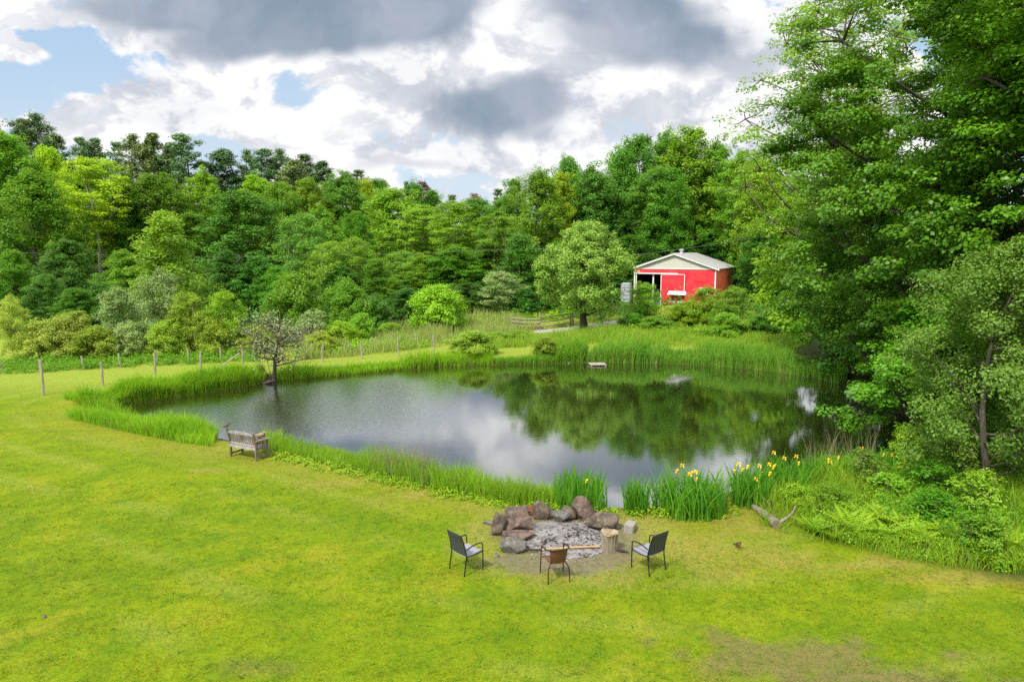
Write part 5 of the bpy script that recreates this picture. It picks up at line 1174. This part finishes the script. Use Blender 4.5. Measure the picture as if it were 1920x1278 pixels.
def fire():
    CB = plain('concrete_block', (.28, .26, .225), .9, var=.15, scale=14, bump=.3); b = ground(1183, 999)
    tag(MB().box((0, 0, .11), (.24, .38, .22)).build('concrete_block', CB, None, loc=(b.x, b.y + .16, b.z - .02), bevel=.012), 'grey concrete block right of the fire ring', 'block').rotation_euler = (0, .06, R(-24))
    # bed of ash: a low mound
    m, t, out = newmat('ash'); p = t.new('ShaderNodeBsdfPrincipled'); t.l.new(p.outputs[0], out.inputs[0]); oc = t.new('ShaderNodeTexCoord').outputs['Object']
    n = t.noise(oc, 3.2, 7, .7, .6); n2 = t.noise(oc, 14, 6, .75); c = t.mix(t.maprange(n, .35, .60), (.11, .095, .085), (.30, .28, .27)); c = t.mix(t.maprange(n2, .50, .68, 0, .85), c, (.06, .053, .048)); t.put(p.inputs['Base Color'], c); p.inputs['Roughness'].default_value = .95
    bp = t.new('ShaderNodeBump'); bp.inputs['Strength'].default_value = .8; bp.inputs['Distance'].default_value = .05; t.put(bp.inputs['Height'], n2); t.l.new(bp.outputs[0], p.inputs['Normal'])
    ctr = at(1062, 1008); V = []; Fs = []; nr, na = 16, 56
    for i in range(nr + 1):
        for k in range(na):
            a = 2 * math.pi * k / na; rr = i / nr; x = math.cos(a) * rr * 1.08; y = math.sin(a) * rr * 1.12; w = 1 + .16 * (fbm(np.array([math.cos(a) * 1.5 + 4]), np.array([math.sin(a) * 1.5 + 2]), 4)[0] - .5) * 2
            V.append((x * w, y * w, .01 + .09 * (1 - rr * rr) + .06 * float(fbm(np.array([x * 3.]), np.array([y * 3.]), 6)[0] - .5) * (1 - rr) + gz(ctr.x + x * w, ctr.y + y * w)))
    Fs = [(i * na + k, i * na + (k + 1) % na, (i + 1) * na + (k + 1) % na, (i + 1) * na + k) for i in range(nr) for k in range(na)]
    a_ = MB().add(V, [f[::-1] for f in Fs]).build('ash', m, None, True, loc=(ctr.x, ctr.y, 0)); tag(a_, kind='stuff')
    if a_.data.polygons[60].normal.z < 0: a_.data.flip_normals()
    # charred scraps strewn over the ash
    rng = np.random.default_rng(8); mb = MB(); n = 230
    for k in range(n):
        a = rng.uniform(0, 6.28); r = rng.random() ** .5 * 1.1; x, y = ctr.x + math.cos(a) * r, ctr.y + math.sin(a) * r
        if rng.random() < .4: x, y = ctr.x + .55 + rng.normal() * .26, ctr.y - .05 + rng.normal() * .25
        elif rng.random() < .25: x, y = ctr.x - .5 + rng.normal() * .2, ctr.y - .35 + rng.normal() * .2
        z = gz(x, y) + .09 * max(0, 1 - ((x - ctr.x) ** 2 + (y - ctr.y) ** 2)) + .02; rot = Euler((rng.uniform(-.5, .5), rng.uniform(-.5, .5), rng.uniform(0, 6.28))).to_matrix(); mb.box((x, y, z), (rng.uniform(.02, .10), rng.uniform(.012, .035), rng.uniform(.01, .03)), rot, rng.uniform(.4, 1))
    tag(mb.build('charcoal_litter', plain('charcoal', (.04, .037, .037), .9, var=.6)), kind='stuff'); mb = MB()
    for k in range(200):
        a = rng.uniform(0, 6.28); r = rng.random() ** .5 * 1.25; x, y = ctr.x + math.cos(a) * r, ctr.y + math.sin(a) * r - .1; z = gz(x, y) + .09 * max(0, 1 - ((x - ctr.x) ** 2 + (y - ctr.y) ** 2)) + .012
        mb.box((x, y, z), (rng.uniform(.015, .06), rng.uniform(.012, .035), rng.uniform(.008, .02)), Euler((rng.uniform(-.5, .5), rng.uniform(-.5, .5), rng.uniform(0, 6.28))).to_matrix(), rng.uniform(.4, 1))
    tag(mb.build('ash_litter', plain('pale_ash', (.31, .29, .275), .95, var=.5)), kind='stuff')
    # dry bits of straw and chips on the trampled earth in front
    x, y = scatter(rng, 2600, [at(950, 1040), at(960, 1066), at(1060, 1072), at(1180, 1058), at(1215, 1010), at(1170, 1000), at(1140, 1040), at(1000, 1046)])
    col = np.array([.34, .27, .17]) * rng.uniform(.35, 1.3, (2600, 1)); tag(link('straw', blade_mesh('straw', rng, x, y, rng.uniform(.02, .05, 2600), rng.uniform(.012, .026, 2600), col, 3.0, segs=1), mat=GRASS), kind='stuff')
    # poker: a long stick, burnt along one half
    a, b = ground(968, 1036), ground(1124, 1031); a.z += .06; b.z += .10; mid = a.lerp(b, .30); mid.z -= .01; o = empty('poker_stick', a, 0, 'long straight stick, half burnt black, lying across the front of the ash', 'stick')
    MB().tube([(0, 0, 0), (mid - a) * .5 + Vector((0, 0, .008)), mid - a], [.016, .02, .022], 8).build('burnt_end', plain('burnt_wood', (.02, .018, .016), .9), o, True); MB().tube([mid - a, (mid - a).lerp(b - a, .5) + Vector((0, 0, .01)), b - a], [.022, .024, .024], 8).build('shaft', plain('bare_wood', (.46, .30, .13), .7, var=.2), o, True)
    for px, py, L, az, lab in ((1052, 971, .55, .15, 'short pale stick on the back edge of the ash'), (1098, 986, .45, .7, 'short grey stick on the ash before the tallest boulder')):
        q = at(px, py); dv = Vector((math.cos(az), math.sin(az), 0)) * L / 2; tag(MB().tube([q - dv + Vector((0, 0, .09)), q + Vector((0, .02, .11)), q + dv + Vector((0, 0, .10))], [.012, .016, .010], 6).build('stick', WOOD, None, True), lab, 'stick')
    # upright chopping log: split bark sides, hollowed worn top
    b = ground(1143, 1037); rng = np.random.default_rng(44); o = empty('chopping_log', (b.x + .01, b.y + .17, b.z), 0, 'upright split log with a worn pale top beside the ash', 'log'); V = []; n = 40; H = .46
    rad = [.178 + .022 * math.sin(3 * 2 * math.pi * k / n + 1) + rng.normal() * .008 for k in range(n)]; rings = [(-.04, 1.05), (.1, 1.0), (.25, .98), (.38, 1.02), (.43, 1.06)]
    for z, s in rings: V += [(math.cos(2 * math.pi * k / n) * rad[k] * s, math.sin(2 * math.pi * k / n) * rad[k] * s, z) for k in range(n)]
    Fs = [(i * n + k, i * n + (k + 1) % n, (i + 1) * n + (k + 1) % n, (i + 1) * n + k) for i in range(len(rings) - 1) for k in range(n)]; MB().add(V, Fs).build('bark', barkmat('split_log', (.13, .10, .065), (.36, .30, .21)), o, True)
    V = [(0, 0, .405)]
    for i, (s, dz) in enumerate(((.35, .0), (.7, .02), (.95, .055), (1.10, .05), (1.13, .02), (1.06, 0))): V += [(math.cos(2 * math.pi * k / n) * rad[k] * s * (1 + .05 * math.sin(5 * k)), math.sin(2 * math.pi * k / n) * rad[k] * s, .41 + dz + rng.normal() * .008 * (i < 4)) for k in range(n)]
    Fs = [(0, 1 + k, 1 + (k + 1) % n) for k in range(n)] + [(1 + i * n + k, 1 + (i + 1) * n + k, 1 + (i + 1) * n + (k + 1) % n, 1 + i * n + (k + 1) % n) for i in range(5) for k in range(n)]; MB().add(V, Fs).build('top', rockmat('log_top', (.30, .23, .14), (.50, .41, .28), (.09, .06, .04)), o, True)
    b = ground(1168, 1036); tag(MB().tube([(b.x - .12, b.y + .1, b.z + .03), (b.x, b.y + .02, b.z + .05), (b.x + .13, b.y - .02, b.z + .03)], [.03, .04, .02], 7).build('charred_stick', plain('charred', (.05, .04, .033), .9), None, True), 'short charred stick right of the upright log', 'stick')
    # flat grey dirt stones on the left of the ring
    for k, (px, py, w, lab) in enumerate(((912, 980, 22, 'flat dusty stone on the grass left of the fire ring'), (930, 1040, 9, 'pebble on the grass left of the grey rounded stone'))): rock(px - w / 2, px + w / 2, py - 4, py + 2, lab, 'grey', 60 + k, depth=.8, name='stone', cat='stone', group='')
fire()

# ------------------------------------------------------------------ fallen log with two upright stubs
def fallen_log():
    a, b = ground(1412, 952), ground(1456, 990); o = empty('fallen_log', b, 0, 'grey fallen log with a curved branch stub at the edge of the lawn', 'log'); d = a - b; d.z = 0; GL = barkmat('log_grey', (.14, .11, .085), (.31, .26, .21))
    MB().tube([Vector((0, 0, .10)), d * .25 + Vector((.01, 0, .12)), d * .55 + Vector((-.02, 0, .11)), d + Vector((0, 0, .05))], [.125, .12, .105, .07], 12).build('trunk', GL, o, True)
    MB().tube(curve_pts([(.05, .02, .14), (.22, .06, .22), (.40, .08, .36), (.50, .10, .56)], 4), [.05 - .0028 * i for i in range(13)], 8).build('branch', GL, o, True)
    MB().tube([d * .28 + Vector((.02, 0, .12)), d * .28 + Vector((.03, 0, .35)), d * .28 + Vector((.02, .01, .58))], [.035, .03, .025], 7).build('branch', DARKBARK, o, True)
    MB().tube([d * .35 + Vector((-.06, -.05, .14)), d * .33 + Vector((-.14, -.12, .2))], [.04, .02], 7).build('branch', DARKBARK, o, True)
fallen_log()
# ------------------------------------------------------------------ boards at the far water line
o = empty('landing_board', at(1120, 682.5, WZ + .06), R(4), 'pale wooden board lying on the water at the far reeds', 'board')
pb = MB()
for k in range(3): pb.box((0, -.3 + k * .3, .02), (1.05, .27, .05))
pb.build('deck', plain('pale_board', (.38, .32, .27), .8, var=.2), o); MB().box((-.45, 0, -.06), (.08, .9, .1)).build('beam', WOOD, o); MB().box((.45, 0, -.06), (.08, .9, .1)).build('beam', WOOD, o)
for (x0, y0), (x1, y1), r, lab in (((1086, 676), (1108, 676.5), .06, 'grey pole floating left of the landing board'), ((1140, 675), (1158, 674), .07, 'grey pole floating right of the landing board'), ((1066, 681), (1075, 677), .04, 'thin pale branch sticking out of the water left of the boards')):
    a, b = at(x0, y0, WZ + .03), at(x1, y1, WZ + .05); tag(MB().tube([a, (a + b) / 2, b], [r, r, r * .7], 7).build('floating_pole', WOOD, None, True), lab, 'pole')
# a pale stone on the near bank and fallen bits by the apple tree
b = ground(508, 708); tag(MB().tube([(b.x - .5, b.y - .3, b.z - .05), (b.x - .1, b.y - .25, b.z + .12), (b.x + .3, b.y - .2, b.z + .2)], [.10, .12, .07], 8).build('driftwood', DARKBARK, None, True), 'dark driftwood under the bare apple tree', 'driftwood')
